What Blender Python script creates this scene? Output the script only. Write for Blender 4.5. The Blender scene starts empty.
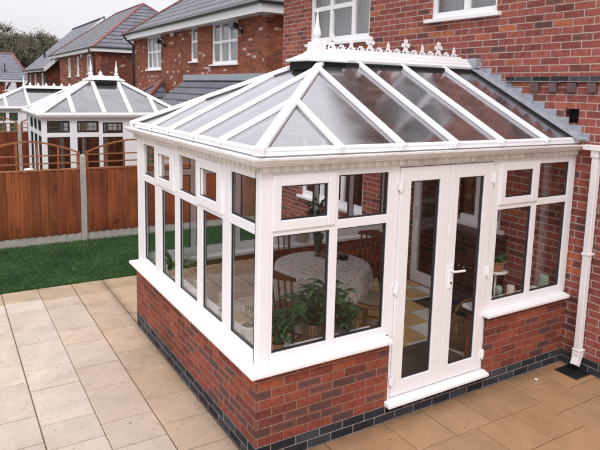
import bpy, bmesh, math, random
import numpy as np
from mathutils import Vector, Matrix
rnd = random.Random(11)
sc = bpy.context.scene
col = sc.collection
R = math.radians

# ------------------------------------------------------------------ mesh helper
class MB:
    def __init__(s): s.v = []; s.f = []; s.t = []
    def add(s, vs, fs, tone=None):
        n = len(s.v); s.v += [tuple(p) for p in vs]
        s.f += [tuple(i + n for i in f) for f in fs]
        s.t += [tone] * len(fs)
        return s
    def quad(s, a, b, c, d, tone=None): return s.add([a, b, c, d], [(0, 1, 2, 3)], tone)
    def box(s, x0, x1, y0, y1, z0, z1, tone=None):
        v = [(x0,y0,z0),(x1,y0,z0),(x1,y1,z0),(x0,y1,z0),(x0,y0,z1),(x1,y0,z1),(x1,y1,z1),(x0,y1,z1)]
        return s.add(v, [(0,3,2,1),(4,5,6,7),(0,1,5,4),(1,2,6,5),(2,3,7,6),(3,0,4,7)], tone)
    def loft(s, rings, cap=True, tone=None):
        n = len(rings[0]); v = [p for r in rings for p in r]; f = []
        for i in range(len(rings) - 1):
            for j in range(n):
                k = (j + 1) % n
                f.append((i*n+j, i*n+k, (i+1)*n+k, (i+1)*n+j))
        if cap:
            f.append(tuple(reversed(range(n)))); f.append(tuple(range((len(rings)-1)*n, len(rings)*n)))
        return s.add(v, f, tone)
    def bar(s, p0, p1, prof, up=(0,0,1), tone=None):
        p0, p1 = Vector(p0), Vector(p1); d = (p1 - p0).normalized()
        sd = d.cross(Vector(up)).normalized(); u = sd.cross(d).normalized()
        return s.loft([[p + sd*a + u*b for a, b in prof] for p in (p0, p1)], tone=tone)
    def beam(s, p0, p1, w, h, up=(0,0,1), tone=None):
        return s.bar(p0, p1, [(-w/2,-h/2),(w/2,-h/2),(w/2,h/2),(-w/2,h/2)], up, tone)
    def tube(s, pts, r, n=8, tone=None):
        pts = [Vector(p) for p in pts]; rings = []
        rs = r if isinstance(r, (list, tuple)) else [r]*len(pts)
        for i, p in enumerate(pts):
            d = (pts[min(i+1, len(pts)-1)] - pts[max(i-1, 0)]).normalized()
            a = d.cross(Vector((0,0,1)) if abs(d.z) < .9 else Vector((1,0,0))).normalized(); b = d.cross(a)
            rings.append([p + (a*math.cos(2*math.pi*k/n) + b*math.sin(2*math.pi*k/n))*rs[i] for k in range(n)])
        return s.loft(rings, tone=tone)
    def lathe(s, prof, c=(0,0,0), n=20, tone=None):
        return s.loft([[(c[0]+r*math.cos(2*math.pi*k/n), c[1]+r*math.sin(2*math.pi*k/n), c[2]+z) for k in range(n)] for r, z in prof], tone=tone)
    def prism(s, poly, axis, a, b, tone=None):
        def P(u, v, w): return {0:(w,u,v), 1:(u,w,v), 2:(u,v,w)}[axis]
        return s.loft([[P(u,v,a) for u,v in poly], [P(u,v,b) for u,v in poly]], tone=tone)
    def build(s, name, mat, parent=None, off=None, bevel=0, smooth=False, seg=2):
        me = bpy.data.meshes.new(name)
        if off is None: off = tuple(parent.get('_o', (0,0,0))) if parent else (0,0,0)
        me.from_pydata([(x-off[0], y-off[1], z-off[2]) for x, y, z in s.v], [], s.f)
        bm = bmesh.new(); bm.from_mesh(me); bmesh.ops.recalc_face_normals(bm, faces=bm.faces); bm.to_mesh(me); bm.free()
        if any(t is not None for t in s.t):
            at = me.color_attributes.new('tone', 'FLOAT_COLOR', 'CORNER')
            buf = []
            for p in me.polygons:
                t = s.t[p.index] or (1,1,1)
                buf += [t[0], t[1], t[2], 1.0]*p.loop_total
            at.data.foreach_set('color', buf)
        me.materials.append(mat)
        if smooth: me.polygons.foreach_set('use_smooth', [True]*len(me.polygons))
        o = bpy.data.objects.new(name, me); col.objects.link(o)
        if parent:
            o.parent = parent; o['_o'] = off
        if bevel:
            b = o.modifiers.new('bevel', 'BEVEL'); b.width = bevel; b.segments = seg; b.limit_method = 'ANGLE'; b.angle_limit = R(40)
        return o

def plain(name, mesh_fn, mat): ...
def thing(name, label, cat, loc=(0,0,0), rz=0, group=None, world=True):
    o = bpy.data.objects.new(name, None); col.objects.link(o)
    o.empty_display_size = .2; o.location = loc; o.rotation_euler = (0,0,rz)
    o['label'] = label; o['category'] = cat; o['_o'] = tuple(loc) if world else (0,0,0)
    if group: o['group'] = group
    return o
def tag(o, label, cat, group=None, kind=None):
    o['label'] = label; o['category'] = cat
    if group: o['group'] = group
    if kind: o['kind'] = kind
    return o
def struct(o, kind='structure'): o['kind'] = kind; return o
def dup(root, loc, rz, label, scale=1.0, group=None):
    r = root.copy(); col.objects.link(r); r.location = loc; r.rotation_euler = (0,0,rz); r.scale = (scale,)*3
    r['label'] = label
    if group: r['group'] = group
    for ch in list(root.children):
        c = ch.copy(); col.objects.link(c); c.parent = r
        for g in list(ch.children):
            d = g.copy(); col.objects.link(d); d.parent = c
    return r

# ------------------------------------------------------------------ materials
class NT:
    def __init__(s, name):
        s.m = bpy.data.materials.new(name); s.m.use_nodes = True; s.nt = s.m.node_tree
        s.nt.nodes.clear(); s.out = s.nt.nodes.new('ShaderNodeOutputMaterial')
    def n(s, t, **kw):
        x = s.nt.nodes.new(t)
        for k, v in kw.items(): setattr(x, k, v)
        return x
    def put(s, sock, v):
        if v is None: return
        if hasattr(v, 'is_linked') or hasattr(v, 'links'): s.nt.links.new(v, sock)
        elif isinstance(v, (tuple, list)):
            sock.default_value = tuple(v) + (1.0,) if len(v) == 3 and len(sock.default_value) == 4 else tuple(v)
        else: sock.default_value = v
    def math(s, op, a, b=None, c=None, clamp=False):
        x = s.n('ShaderNodeMath', operation=op, use_clamp=clamp)
        s.put(x.inputs[0], a); s.put(x.inputs[1], b); s.put(x.inputs[2], c)
        return x.outputs[0]
    def mix(s, fac, a, b, blend='MIX'):
        x = s.n('ShaderNodeMix', data_type='RGBA', blend_type=blend)
        s.put(x.inputs[0], fac); s.put(x.inputs[6], a); s.put(x.inputs[7], b)
        return x.outputs[2]
    def ramp(s, fac, stops, interp='LINEAR'):
        x = s.n('ShaderNodeValToRGB'); x.color_ramp.interpolation = interp
        e = x.color_ramp.elements
        while len(e) < len(stops): e.new(.5)
        for el, (p, c) in zip(e, stops):
            el.position = p; el.color = (c if isinstance(c, tuple) else (c,)*3) + (1,)
        s.put(x.inputs[0], fac); return x.outputs[0]
    def pos(s): return s.n('ShaderNodeNewGeometry').outputs['Position']
    def obj(s): return s.n('ShaderNodeTexCoord').outputs['Object']
    def sep(s, v):
        x = s.n('ShaderNodeSeparateXYZ'); s.put(x.inputs[0], v); return x.outputs
    def comb(s, x=0, y=0, z=0):
        c = s.n('ShaderNodeCombineXYZ'); s.put(c.inputs[0], x); s.put(c.inputs[1], y); s.put(c.inputs[2], z); return c.outputs[0]
    def noise(s, vec, scale=5, detail=3, rough=.55, out=0):
        x = s.n('ShaderNodeTexNoise'); s.put(x.inputs['Vector'], vec)
        x.inputs['Scale'].default_value = scale; x.inputs['Detail'].default_value = detail; x.inputs['Roughness'].default_value = rough
        return x.outputs[out]
    def white(s, vec):
        x = s.n('ShaderNodeTexWhiteNoise', noise_dimensions='3D'); s.put(x.inputs['Vector'], vec); return x.outputs
    def vmul(s, v, k):
        x = s.n('ShaderNodeVectorMath', operation='MULTIPLY'); s.put(x.inputs[0], v); x.inputs[1].default_value = k; return x.outputs[0]
    def bump(s, h, dist=.005, strength=1):
        x = s.n('ShaderNodeBump'); x.inputs['Distance'].default_value = dist; x.inputs['Strength'].default_value = strength
        s.put(x.inputs['Height'], h); return x.outputs[0]
    def bsdf(s, color, rough=.6, normal=None, spec=.5, **kw):
        x = s.n('ShaderNodeBsdfPrincipled'); s.put(x.inputs['Base Color'], color); s.put(x.inputs['Roughness'], rough)
        s.put(x.inputs['Specular IOR Level'], spec); s.put(x.inputs['Normal'], normal)
        for k, v in kw.items(): s.put(x.inputs[k], v)
        return x.outputs[0]
    def done(s, sh): s.nt.links.new(sh, s.out.inputs[0]); return s.m

def brick_mat(name, stops, mortar, bw=.225, bh=.075, mt=.010, pale=0.0, burnt=.16, shade=1.0):
    t = NT(name); x, y, z = t.sep(t.pos())
    u = t.math('ADD', t.math('ADD', x, y), 40.03); v = t.math('ADD', z, 15.0 )
    vr = t.math('DIVIDE', v, bh); row = t.math('FLOOR', vr)
    off = t.math('MULTIPLY', t.math('MODULO', row, 2.0), .5)
    ur = t.math('ADD', t.math('DIVIDE', u, bw), off); c = t.math('FLOOR', ur)
    fu = t.math('FRACT', ur); fv = t.math('FRACT', vr)
    w1 = t.white(t.comb(c, row, 1.7)); w2 = t.white(t.comb(c, row, 9.3))
    wob = t.math('MULTIPLY', t.math('SUBTRACT', t.noise(t.pos(), 42, 4, .7), .5), .011)
    du = t.math('MULTIPLY', t.math('MINIMUM', fu, t.math('SUBTRACT', 1.0, fu)), bw)
    dv = t.math('MULTIPLY', t.math('MINIMUM', fv, t.math('SUBTRACT', 1.0, fv)), bh)
    d = t.math('ADD', t.math('MINIMUM', du, dv), wob)
    msk = t.n('ShaderNodeMapRange', interpolation_type='SMOOTHSTEP')
    t.put(msk.inputs[0], d); msk.inputs[1].default_value = mt*.32; msk.inputs[2].default_value = mt*.62
    k = msk.outputs[0]
    base = t.ramp(w1[0], stops)
    fine = t.noise(t.pos(), 90, 4, .65); med = t.noise(t.pos(), 17, 3)
    shift = t.n('ShaderNodeVectorMath', operation='ADD'); t.put(shift.inputs[0], t.vmul(t.pos(), (9, 9, 16))); t.put(shift.inputs[1], t.vmul(w2[1], (30,30,30)))
    blot = t.noise(shift.outputs[0], 1.0, 2)
    base = t.mix(1.0, base, t.ramp(fine, [(.27, .52), (.5, .98), (.75, 1.38)]), 'MULTIPLY')
    sm = t.noise(t.vmul(t.pos(), (5, 5, 7)), 1.0, 6, .7)
    base = t.mix(t.math('MULTIPLY', t.ramp(sm, [(.54, 0.0), (.70, 1.0)]), .45), base, (.10,.06,.052))
    base = t.mix(1.0, base, t.ramp(med, [(.3, .74), (.7, 1.2)]), 'MULTIPLY')
    isb = t.math('MULTIPLY', t.math('LESS_THAN', w2[0], burnt), t.ramp(t.math('DIVIDE', d, .04), [(.15, .25), (.7, 1.0)]))
    base = t.mix(t.math('MULTIPLY', isb, t.ramp(blot, [(.25, .35), (.55, .9)])), base, (.085,.062,.062))
    if pale:
        clus = t.ramp(t.noise(t.pos(), .9, 2), [(.35, 0.0), (.65, 1.0)])
        isp = t.math('GREATER_THAN', w2[0], t.math('SUBTRACT', 1.0, t.math('MULTIPLY', clus, pale*2.2)))
        base = t.mix(t.math('MULTIPLY', isp, t.ramp(blot, [(.3, 0.0), (.5, .85)])), base, (.74,.60,.50))
    mc = t.mix(t.noise(t.pos(), 6, 3), mortar, tuple(m*.76 for m in mortar))
    mc = t.mix(1.0, mc, t.ramp(fine, [(.3, .8), (.7, 1.15)]), 'MULTIPLY')
    colr = t.mix(k, mc, base)
    big = t.noise(t.pos(), 1.1, 3)
    colr = t.mix(1.0, colr, t.ramp(big, [(.3, .84*shade), (.7, 1.06*shade)]), 'MULTIPLY')
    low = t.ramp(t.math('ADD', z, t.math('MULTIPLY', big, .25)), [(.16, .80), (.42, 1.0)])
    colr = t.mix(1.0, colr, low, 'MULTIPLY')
    h = t.math('ADD', k, t.math('MULTIPLY', fine, .5))
    return t.done(t.bsdf(colr, .85, t.bump(h, .008, .9), .25))

RED = [(0, (.20,.060,.050)), (.10, (.27,.078,.062)), (.45, (.34,.096,.076)), (.85, (.38,.112,.085)), (.94, (.42,.132,.082)), (1, (.50,.165,.08))]
M = {}
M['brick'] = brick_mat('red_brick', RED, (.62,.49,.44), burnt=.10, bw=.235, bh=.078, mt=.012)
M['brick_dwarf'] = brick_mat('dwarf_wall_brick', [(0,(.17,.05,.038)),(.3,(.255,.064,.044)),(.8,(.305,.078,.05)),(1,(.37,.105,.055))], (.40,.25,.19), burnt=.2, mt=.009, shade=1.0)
M['brick_far'] = brick_mat('orange_brick', [(0,(.22,.066,.042)),(.35,(.30,.09,.053)),(.8,(.35,.11,.062)),(1,(.40,.135,.07))], (.33,.17,.115), pale=.05, burnt=.05, shade=.95)
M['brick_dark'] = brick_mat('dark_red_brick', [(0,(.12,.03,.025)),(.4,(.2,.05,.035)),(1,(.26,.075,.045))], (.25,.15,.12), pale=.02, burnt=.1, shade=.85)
M['blue_brick'] = brick_mat('blue_brick', [(0,(.022,.023,.030)),(.5,(.042,.044,.056)),(1,(.075,.08,.095))], (.42,.36,.33), burnt=.05)

def simple(name, c, rough=.5, var=.06, scale=8, spec=.5, bump=0, bscale=60, **kw):
    t = NT(name); p = t.obj()
    cc = t.mix(t.noise(p, scale, 3), tuple(v*(1-var*1.6) for v in c), tuple(min(1, v*(1+var)) for v in c))
    nb = t.bump(t.noise(p, bscale, 3), .002, bump) if bump else None
    return t.done(t.bsdf(cc, rough, nb, spec, **kw))
def dirty_white(name, c, grime, amt):
    t = NT(name); p = t.pos(); x, y, z = t.sep(p)
    n1 = t.noise(p, 6, 5, .6); n2 = t.noise(t.vmul(p, (14, 14, 3)), 1.0, 4)
    cc = t.mix(t.math('MULTIPLY', t.ramp(t.math('MULTIPLY', n1, n2), [(.2, 0.0), (.42, 1.0)]), amt), c, grime)
    return t.done(t.bsdf(cc, .32, None, .45))
M['upvc'] = dirty_white('white_upvc', (.90,.892,.915), (.82,.80,.79), .35)
M['upvc_dirty'] = dirty_white('stained_white_upvc', (.88,.87,.88), (.66,.60,.53), .55)
M['dentil'] = dirty_white('grimy_cream_dentil', (.72,.68,.62), (.48,.43,.36), .8)
M['white_paint'] = simple('white_paint', (.78,.77,.79), .4)
M['seal'] = simple('black_rubber_seal', (.025,.025,.03), .5)
M['black'] = simple('black_plastic', (.02,.02,.022), .35)
M['void'] = simple('dark_void', (.008,.008,.008), .9)
M['chrome'] = simple('brushed_metal', (.6,.6,.62), .3, Metallic=.9)
M['lead'] = simple('lead_flashing', (.38,.40,.45), .5, .3, 14, bump=.4, bscale=25)
M['concrete'] = simple('pale_concrete', (.44,.41,.38), .9, .25, 12, bump=.5)
M['terracotta'] = simple('terracotta', (.36,.15,.08), .8, .2, 12)
M['ceramic'] = simple('white_ceramic', (.75,.73,.7), .25)
M['pot_dark'] = simple('dark_glazed_pot', (.08,.06,.05), .3)
M['beige_pot'] = simple('beige_stoneware', (.5,.42,.33), .5, .25, 20)
M['candle'] = simple('cream_candle_wax', (.72,.62,.54), .5)
M['green_glass'] = simple('green_glass_jar', (.3,.38,.28), .15)
M['soil'] = simple('potting_soil', (.03,.022,.015), .95)
M['stem'] = simple('plant_stem', (.09,.10,.035), .7)
M['cushion'] = simple('floral_cushion_fabric', (.28,.22,.17), .9, .5, 45)
M['mat'] = simple('charcoal_doormat', (.045,.045,.05), .95, .3, 200, bump=.8, bscale=300)
M['tray'] = simple('brown_woven_tray', (.22,.13,.07), .7, .3, 60)
M['switch'] = simple('white_switch_plastic', (.7,.68,.66), .4)
M['cab'] = simple('very_dark_wood', (.028,.016,.011), .45, .4, 12)
M['blanket'] = simple('black_blanket', (.015,.015,.018), .95, .3, 60)

def glass_mat(name, tint, f0, pw, rough=0.0, gtint=(1,1,1)):
    t = NT(name); lw = t.n('ShaderNodeLayerWeight'); lw.inputs[0].default_value = .5
    fac = t.math('ADD', f0, t.math('MULTIPLY', 1-f0, t.math('POWER', lw.outputs['Facing'], pw)), clamp=True)
    a = t.n('ShaderNodeBsdfTransparent'); t.put(a.inputs[0], tint)
    g = t.n('ShaderNodeBsdfGlossy'); g.inputs['Roughness'].default_value = rough; t.put(g.inputs[0], gtint)
    nb = t.bump(t.noise(t.pos(), 1.6, 1), .004, .25); t.put(g.inputs['Normal'], nb)
    m = t.n('ShaderNodeMixShader'); t.put(m.inputs[0], fac); t.nt.links.new(a.outputs[0], m.inputs[1]); t.nt.links.new(g.outputs[0], m.inputs[2])
    return t.done(m.outputs[0])
M['glass'] = glass_mat('window_glass', (.93,.93,.925), .028, 3.3)
M['dim_glass'] = glass_mat('dim_window_glass', (.42,.44,.42), .04, 4)
M['house_glass'] = glass_mat('house_window_glass', (.80,.81,.82), .10, 4)

def roof_mat(name='bronze_multiwall_polycarbonate', base=.25):
    t = NT(name); p = t.obj(); x, y, z = t.sep(p)
    ng = t.n('ShaderNodeNewGeometry'); nx, ny, nz = t.sep(ng.outputs['Normal'])
    front = t.math('GREATER_THAN', t.math('ABSOLUTE', ny), t.math('ABSOLUTE', nx))
    across = t.math('ADD', t.math('MULTIPLY', x, front), t.math('MULTIPLY', y, t.math('SUBTRACT', 1.0, front)))
    rib = t.math('SINE', t.math('MULTIPLY', across, 2*math.pi/.021))
    smear = t.noise(t.vmul(p, (2.2, 2.2, 5)), 1.6, 5, .6)
    lw = t.n('ShaderNodeLayerWeight'); lw.inputs[0].default_value = .5
    fac = t.math('ADD', base, t.math('MULTIPLY', .75, t.math('POWER', lw.outputs['Facing'], 2.6)))
    fac = t.math('ADD', fac, t.math('MULTIPLY', rib, .035), clamp=True)
    tr = t.n('ShaderNodeBsdfTransparent'); t.put(tr.inputs[0], (.36,.33,.32))
    dirt = t.n('ShaderNodeBsdfDiffuse'); t.put(dirt.inputs[0], t.mix(smear, (.15,.14,.135), (.38,.37,.38)))
    mx = t.n('ShaderNodeMixShader'); t.put(mx.inputs[0], t.ramp(smear, [(.4, .16), (.7, .42)])); t.nt.links.new(tr.outputs[0], mx.inputs[1]); t.nt.links.new(dirt.outputs[0], mx.inputs[2])
    g = t.n('ShaderNodeBsdfGlossy'); t.put(g.inputs['Roughness'], t.ramp(smear, [(.3, .05), (.7, .16)])); t.put(g.inputs[0], (.91,.90,.95))
    t.put(g.inputs['Normal'], t.bump(t.math('ADD', t.math('MULTIPLY', rib, .05), t.noise(p, 3, 2)), .006, .25))
    m = t.n('ShaderNodeMixShader'); t.put(m.inputs[0], fac); t.nt.links.new(mx.outputs[0], m.inputs[1]); t.nt.links.new(g.outputs[0], m.inputs[2])
    return t.done(m.outputs[0])
M['poly'] = roof_mat(); M['poly_far'] = roof_mat('grey_multiwall_polycarbonate', .15)

def tile_mat(name, c, zrow, w=.3, line=.12):
    t = NT(name); p = t.pos(); x, y, z = t.sep(p)
    vr = t.math('DIVIDE', t.math('ADD', z, 20.0), zrow); row = t.math('FLOOR', vr); fv = t.math('FRACT', vr)
    ur = t.math('ADD', t.math('DIVIDE', t.math('ADD', t.math('ADD', x, y), 50.0), w), t.math('MULTIPLY', t.math('MODULO', row, 2.0), .5))
    cc = t.math('FLOOR', ur); fu = t.math('FRACT', ur)
    w1 = t.white(t.comb(cc, row, 3.0))
    base = t.mix(w1[0], tuple(v*.86 for v in c), tuple(v*1.12 for v in c))
    base = t.mix(1.0, base, t.ramp(t.noise(p, 2.5, 4), [(.3, .8), (.7, 1.15)]), 'MULTIPLY')
    ln = t.ramp(fv, [(0, 0.10), (line, .16), (line+.09, 1.0), (.9, 1.15), (1, 1.25)])
    base = t.mix(1.0, base, ln, 'MULTIPLY')
    ju = t.math('LESS_THAN', fu, .04)
    base = t.mix(t.math('MULTIPLY', ju, .45), base, (.04,.04,.05))
    return t.done(t.bsdf(base, .55, t.bump(t.math('SUBTRACT', 1.0, fv), .03, .6), .4))
M['tiles'] = tile_mat('grey_roof_tiles', (.135,.133,.158), .25, .3, .2)
M['tiles_fine'] = tile_mat('smooth_grey_roof_tiles', (.165,.17,.205), .22, .3, .10)
M['slates'] = tile_mat('dark_grey_slates', (.13,.135,.165), .19, .4, .14)
M['ridge_tile'] = simple('red_ridge_tile', (.27,.115,.105), .75, .25, 3)

def wood_mat(name, a, b, stretch=(30, 30, 1.6), rough=.75):
    t = NT(name); p = t.pos()
    n1 = t.noise(t.vmul(p, stretch), 1.0, 5, .65); n2 = t.noise(p, 2.2, 3)
    at = t.n('ShaderNodeAttribute'); at.attribute_name = 'tone'
    cc = t.mix(t.ramp(n1, [(.3, 0.0), (.72, 1.0)]), a, b)
    cc = t.mix(1.0, cc, t.ramp(n2, [(.3, .72), (.7, 1.15)]), 'MULTIPLY')
    return t, cc, n1, at
def wood(name, a, b, stretch=(30,30,1.6), toned=False, rough=.75):
    t, cc, n1, at = wood_mat(name, a, b, stretch)
    if toned:
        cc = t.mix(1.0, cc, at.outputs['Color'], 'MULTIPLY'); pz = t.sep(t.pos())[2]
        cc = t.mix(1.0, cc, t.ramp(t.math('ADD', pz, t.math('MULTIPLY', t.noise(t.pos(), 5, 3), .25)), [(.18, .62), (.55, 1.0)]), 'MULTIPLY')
        kn = t.noise(t.vmul(t.pos(), (11, 11, 5)), 1.0, 1, .4)
        cc = t.mix(t.math('MULTIPLY', t.ramp(kn, [(.70, 0.0), (.76, 1.0)]), .6), cc, (.06,.02,.01))
    return t.done(t.bsdf(cc, rough, t.bump(n1, .003, .5), .25))
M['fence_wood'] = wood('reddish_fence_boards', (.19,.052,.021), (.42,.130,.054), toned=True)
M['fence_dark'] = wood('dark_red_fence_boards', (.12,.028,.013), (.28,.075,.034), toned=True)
M['trellis'] = wood('orange_brown_trellis', (.27,.10,.04), (.42,.17,.075))
M['chair_wood'] = wood('dark_stained_pine', (.085,.030,.014), (.19,.075,.035), (22,22,6), rough=.4)
M['chair_light'] = wood('golden_pine', (.27,.125,.055), (.4,.20,.095), (22,22,6), rough=.4)
def wicker():
    t = NT('striped_wicker'); p = t.obj(); x, y, z = t.sep(p)
    a = t.math('ARCTAN2', y, x); s1 = t.math('SINE', t.math('MULTIPLY', a, 26.0)); s2 = t.math('SINE', t.math('MULTIPLY', z, 300.0))
    cc = t.mix(t.math('GREATER_THAN', s1, .1), (.10,.06,.03), (.33,.23,.14))
    cc = t.mix(t.math('MULTIPLY', t.math('GREATER_THAN', s2, .2), .5), cc, (.06,.035,.02))
    return t.done(t.bsdf(cc, .8, t.bump(t.math('ADD', s1, s2), .004, .6), .3))
M['wicker'] = wicker()
def blanket_weave():
    t = NT('speckled_wicker_weave'); p = t.obj()
    cc = t.ramp(t.noise(p, 38, 3, .7), [(.3, (.03,.018,.012)), (.5, (.12,.07,.04)), (.68, (.28,.19,.12))])
    return t.done(t.bsdf(cc, .85, t.bump(t.noise(p, 60, 2), .006, .7), .2))
M['weave'] = blanket_weave()
def cloth():
    t = NT('floral_tablecloth'); p = t.obj()
    v = t.n('ShaderNodeTexVoronoi'); v.inputs['Scale'].default_value = 32; t.put(v.inputs['Vector'], p)
    r = t.sep(v.outputs['Color'])
    base = t.mix(t.noise(p, 14, 3), (.62,.57,.53), (.46,.46,.46))
    spot = t.ramp(v.outputs['Distance'], [(.34, 1.0), (.55, 0.0)])
    colr = t.ramp(r[0], [(0, (.42,.16,.14)), (.3, (.50,.30,.22)), (.5, (.17,.22,.15)), (.75, (.22,.26,.36)), (1, (.6,.5,.42))])
    cc = t.mix(t.math('MULTIPLY', spot, .8), base, colr)
    return t.done(t.bsdf(cc, .85, None, .2))
M['cloth'] = cloth()
def leaf(name, a, b):
    t = NT(name); g = t.n('ShaderNodeNewGeometry')
    cc = t.mix(g.outputs['Random Per Island'], a, b)
    return t.done(t.bsdf(cc, .5, None, .35))
M['leaf'] = leaf('dark_green_leaf', (.012,.042,.018), (.035,.10,.032))
M['leaf_light'] = leaf('pale_green_leaf', (.11,.20,.07), (.27,.36,.15))
M['leaf_dry'] = leaf('dried_flower', (.42,.33,.20), (.62,.52,.36))
def grassm():
    t = NT('grass_blade'); g = t.n('ShaderNodeNewGeometry')
    cc = t.mix(g.outputs['Random Per Island'], (.030,.088,.028), (.090,.185,.060))
    cc = t.mix(1.0, cc, t.ramp(t.noise(t.pos(), 1.3, 4, .65), [(.3, (.62,.66,.7)), (.7, (1.3,1.25,1.1))]), 'MULTIPLY')
    return t.done(t.bsdf(cc, .5, None, .35))
M['grass'] = grassm()
M['twig'] = leaf('winter_twig', (.085,.068,.052), (.20,.17,.135))
M['ivy'] = leaf('olive_foliage', (.085,.08,.045), (.22,.195,.125))
M['bark'] = simple('grey_brown_bark', (.07,.058,.045), .95, .4, 6)
def slabmat():
    t = NT('sandstone_slab'); p = t.pos()
    at = t.n('ShaderNodeAttribute'); at.attribute_name = 'tone'
    n1 = t.noise(p, 3.5, 5, .6); n2 = t.noise(p, 70, 4, .7); n3 = t.noise(t.vmul(p, (1, 1, 1)), 9, 4, .7)
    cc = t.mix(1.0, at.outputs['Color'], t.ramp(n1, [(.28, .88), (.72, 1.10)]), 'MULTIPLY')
    cc = t.mix(1.0, cc, t.ramp(n2, [(.25, .72), (.75, 1.24)]), 'MULTIPLY')
    cc = t.mix(t.math('MULTIPLY', t.ramp(n3, [(.62, 0.0), (.78, 1.0)]), .35), cc, (.17,.10,.06))
    st = t.noise(p, 1.7, 6, .62)
    cc = t.mix(t.math('MULTIPLY', t.ramp(st, [(.50, 0.0), (.68, 1.0)]), .24), cc, (.20,.125,.075))
    gr = t.noise(p, 160, 2, .6); cc = t.mix(t.math('MULTIPLY', t.ramp(gr, [(.66, 0.0), (.74, 1.0)]), .35), cc, (.16,.10,.06))
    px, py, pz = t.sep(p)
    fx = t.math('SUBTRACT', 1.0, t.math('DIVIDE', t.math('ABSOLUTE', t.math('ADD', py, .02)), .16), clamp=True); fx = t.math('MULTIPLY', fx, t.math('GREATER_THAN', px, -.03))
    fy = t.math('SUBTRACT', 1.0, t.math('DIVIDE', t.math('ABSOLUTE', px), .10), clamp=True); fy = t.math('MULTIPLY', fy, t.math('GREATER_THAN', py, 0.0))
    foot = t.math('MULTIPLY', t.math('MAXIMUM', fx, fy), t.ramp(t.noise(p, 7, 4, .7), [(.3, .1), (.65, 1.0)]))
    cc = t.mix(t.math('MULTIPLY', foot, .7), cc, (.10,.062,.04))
    sp = t.noise(p, 19, 3, .6)
    cc = t.mix(t.math('MULTIPLY', t.ramp(sp, [(.66, 0.0), (.70, 1.0)]), .65), cc, (.09,.06,.04))
    return t.done(t.bsdf(cc, t.ramp(n1, [(.3, .36), (.7, .6)]), t.bump(t.math('ADD', n1, t.math('MULTIPLY', n2, .5)), .009, .7), .5))
M['slab'] = slabmat()
M['joint'] = simple('brown_grout', (.24,.165,.105), .95, .6, 9)
M['turf'] = simple('turf_soil', (.014,.055,.022), .95, .4, 30)
M['ground'] = simple('rough_ground', (.09,.10,.06), .95, .4, .6)
def checker():
    t = NT('checker_floor_tiles'); x, y, z = t.sep(t.pos()); S = .333
    a = t.math('DIVIDE', t.math('ADD', x, .115), S); b = t.math('DIVIDE', t.math('ADD', y, .17), S)
    k = t.math('MODULO', t.math('ADD', t.math('ADD', t.math('FLOOR', a), t.math('FLOOR', b)), 20), 2.0)
    cc = t.mix(k, (.66,.42,.17), (.78,.78,.78))
    cc = t.mix(1.0, cc, t.ramp(t.noise(t.pos(), 8, 4), [(.3, .85), (.7, 1.1)]), 'MULTIPLY')
    fa = t.math('FRACT', a); fb = t.math('FRACT', b)
    g = t.math('LESS_THAN', t.math('MINIMUM', fa, fb), .016)
    cc = t.mix(g, cc, (.3,.27,.24))
    return t.done(t.bsdf(cc, .3, None, .5))
M['floor_tile'] = checker()
def curtain():
    t = NT('pale_net_curtain'); x, y, z = t.sep(t.pos())
    w = t.math('SINE', t.math('MULTIPLY', t.math('ADD', t.math('ADD', x, y), t.math('MULTIPLY', t.noise(t.pos(), 3, 2), .1)), 55.0))
    cc = t.mix(t.math('ADD', t.math('MULTIPLY', w, .12), .5), (.36,.36,.38), (.50,.50,.52))
    return t.done(t.bsdf(cc, .9, None, .1))
M['curtain'] = curtain()
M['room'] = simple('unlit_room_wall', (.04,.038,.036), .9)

# ------------------------------------------------------------------ generic wall / window builders
def wallq(mb, axis, c, u0, u1, z0, z1, holes=(), th=.25, inward=1, reveal=.1):
    """wall in plane axis=c, spans u,z; body extends to c+inward*th; holes are (u0,u1,z0,z1)"""
    us = sorted({u0, u1, *[h[0] for h in holes], *[h[1] for h in holes]}); zs = sorted({z0, z1, *[h[2] for h in holes], *[h[3] for h in holes]})
    def P(u, z, d):
        q = c + inward*d
        return (q, u, z) if axis == 0 else (u, q, z)
    for i in range(len(us)-1):
        for j in range(len(zs)-1):
            a, b, e, f = us[i], us[i+1], zs[j], zs[j+1]
            if any(h[0]-1e-6 <= a and b <= h[1]+1e-6 and h[2]-1e-6 <= e and f <= h[3]+1e-6 for h in holes): continue
            mb.quad(P(a,e,0), P(b,e,0), P(b,f,0), P(a,f,0)); mb.quad(P(a,e,th), P(a,f,th), P(b,f,th), P(b,e,th))
    for a, b, e, f in holes:
        for (p, q) in (((a,e),(b,e)), ((b,e),(b,f)), ((b,f),(a,f)), ((a,f),(a,e))):
            mb.quad(P(*p,0), P(*q,0), P(*q,th), P(*p,th))
    for (p, q) in (((u0,z0),(u1,z0)), ((u1,z0),(u1,z1)), ((u1,z1),(u0,z1)), ((u0,z1),(u0,z0))):
        mb.quad(P(*p,0), P(*q,0), P(*q,th), P(*p,th))

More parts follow.
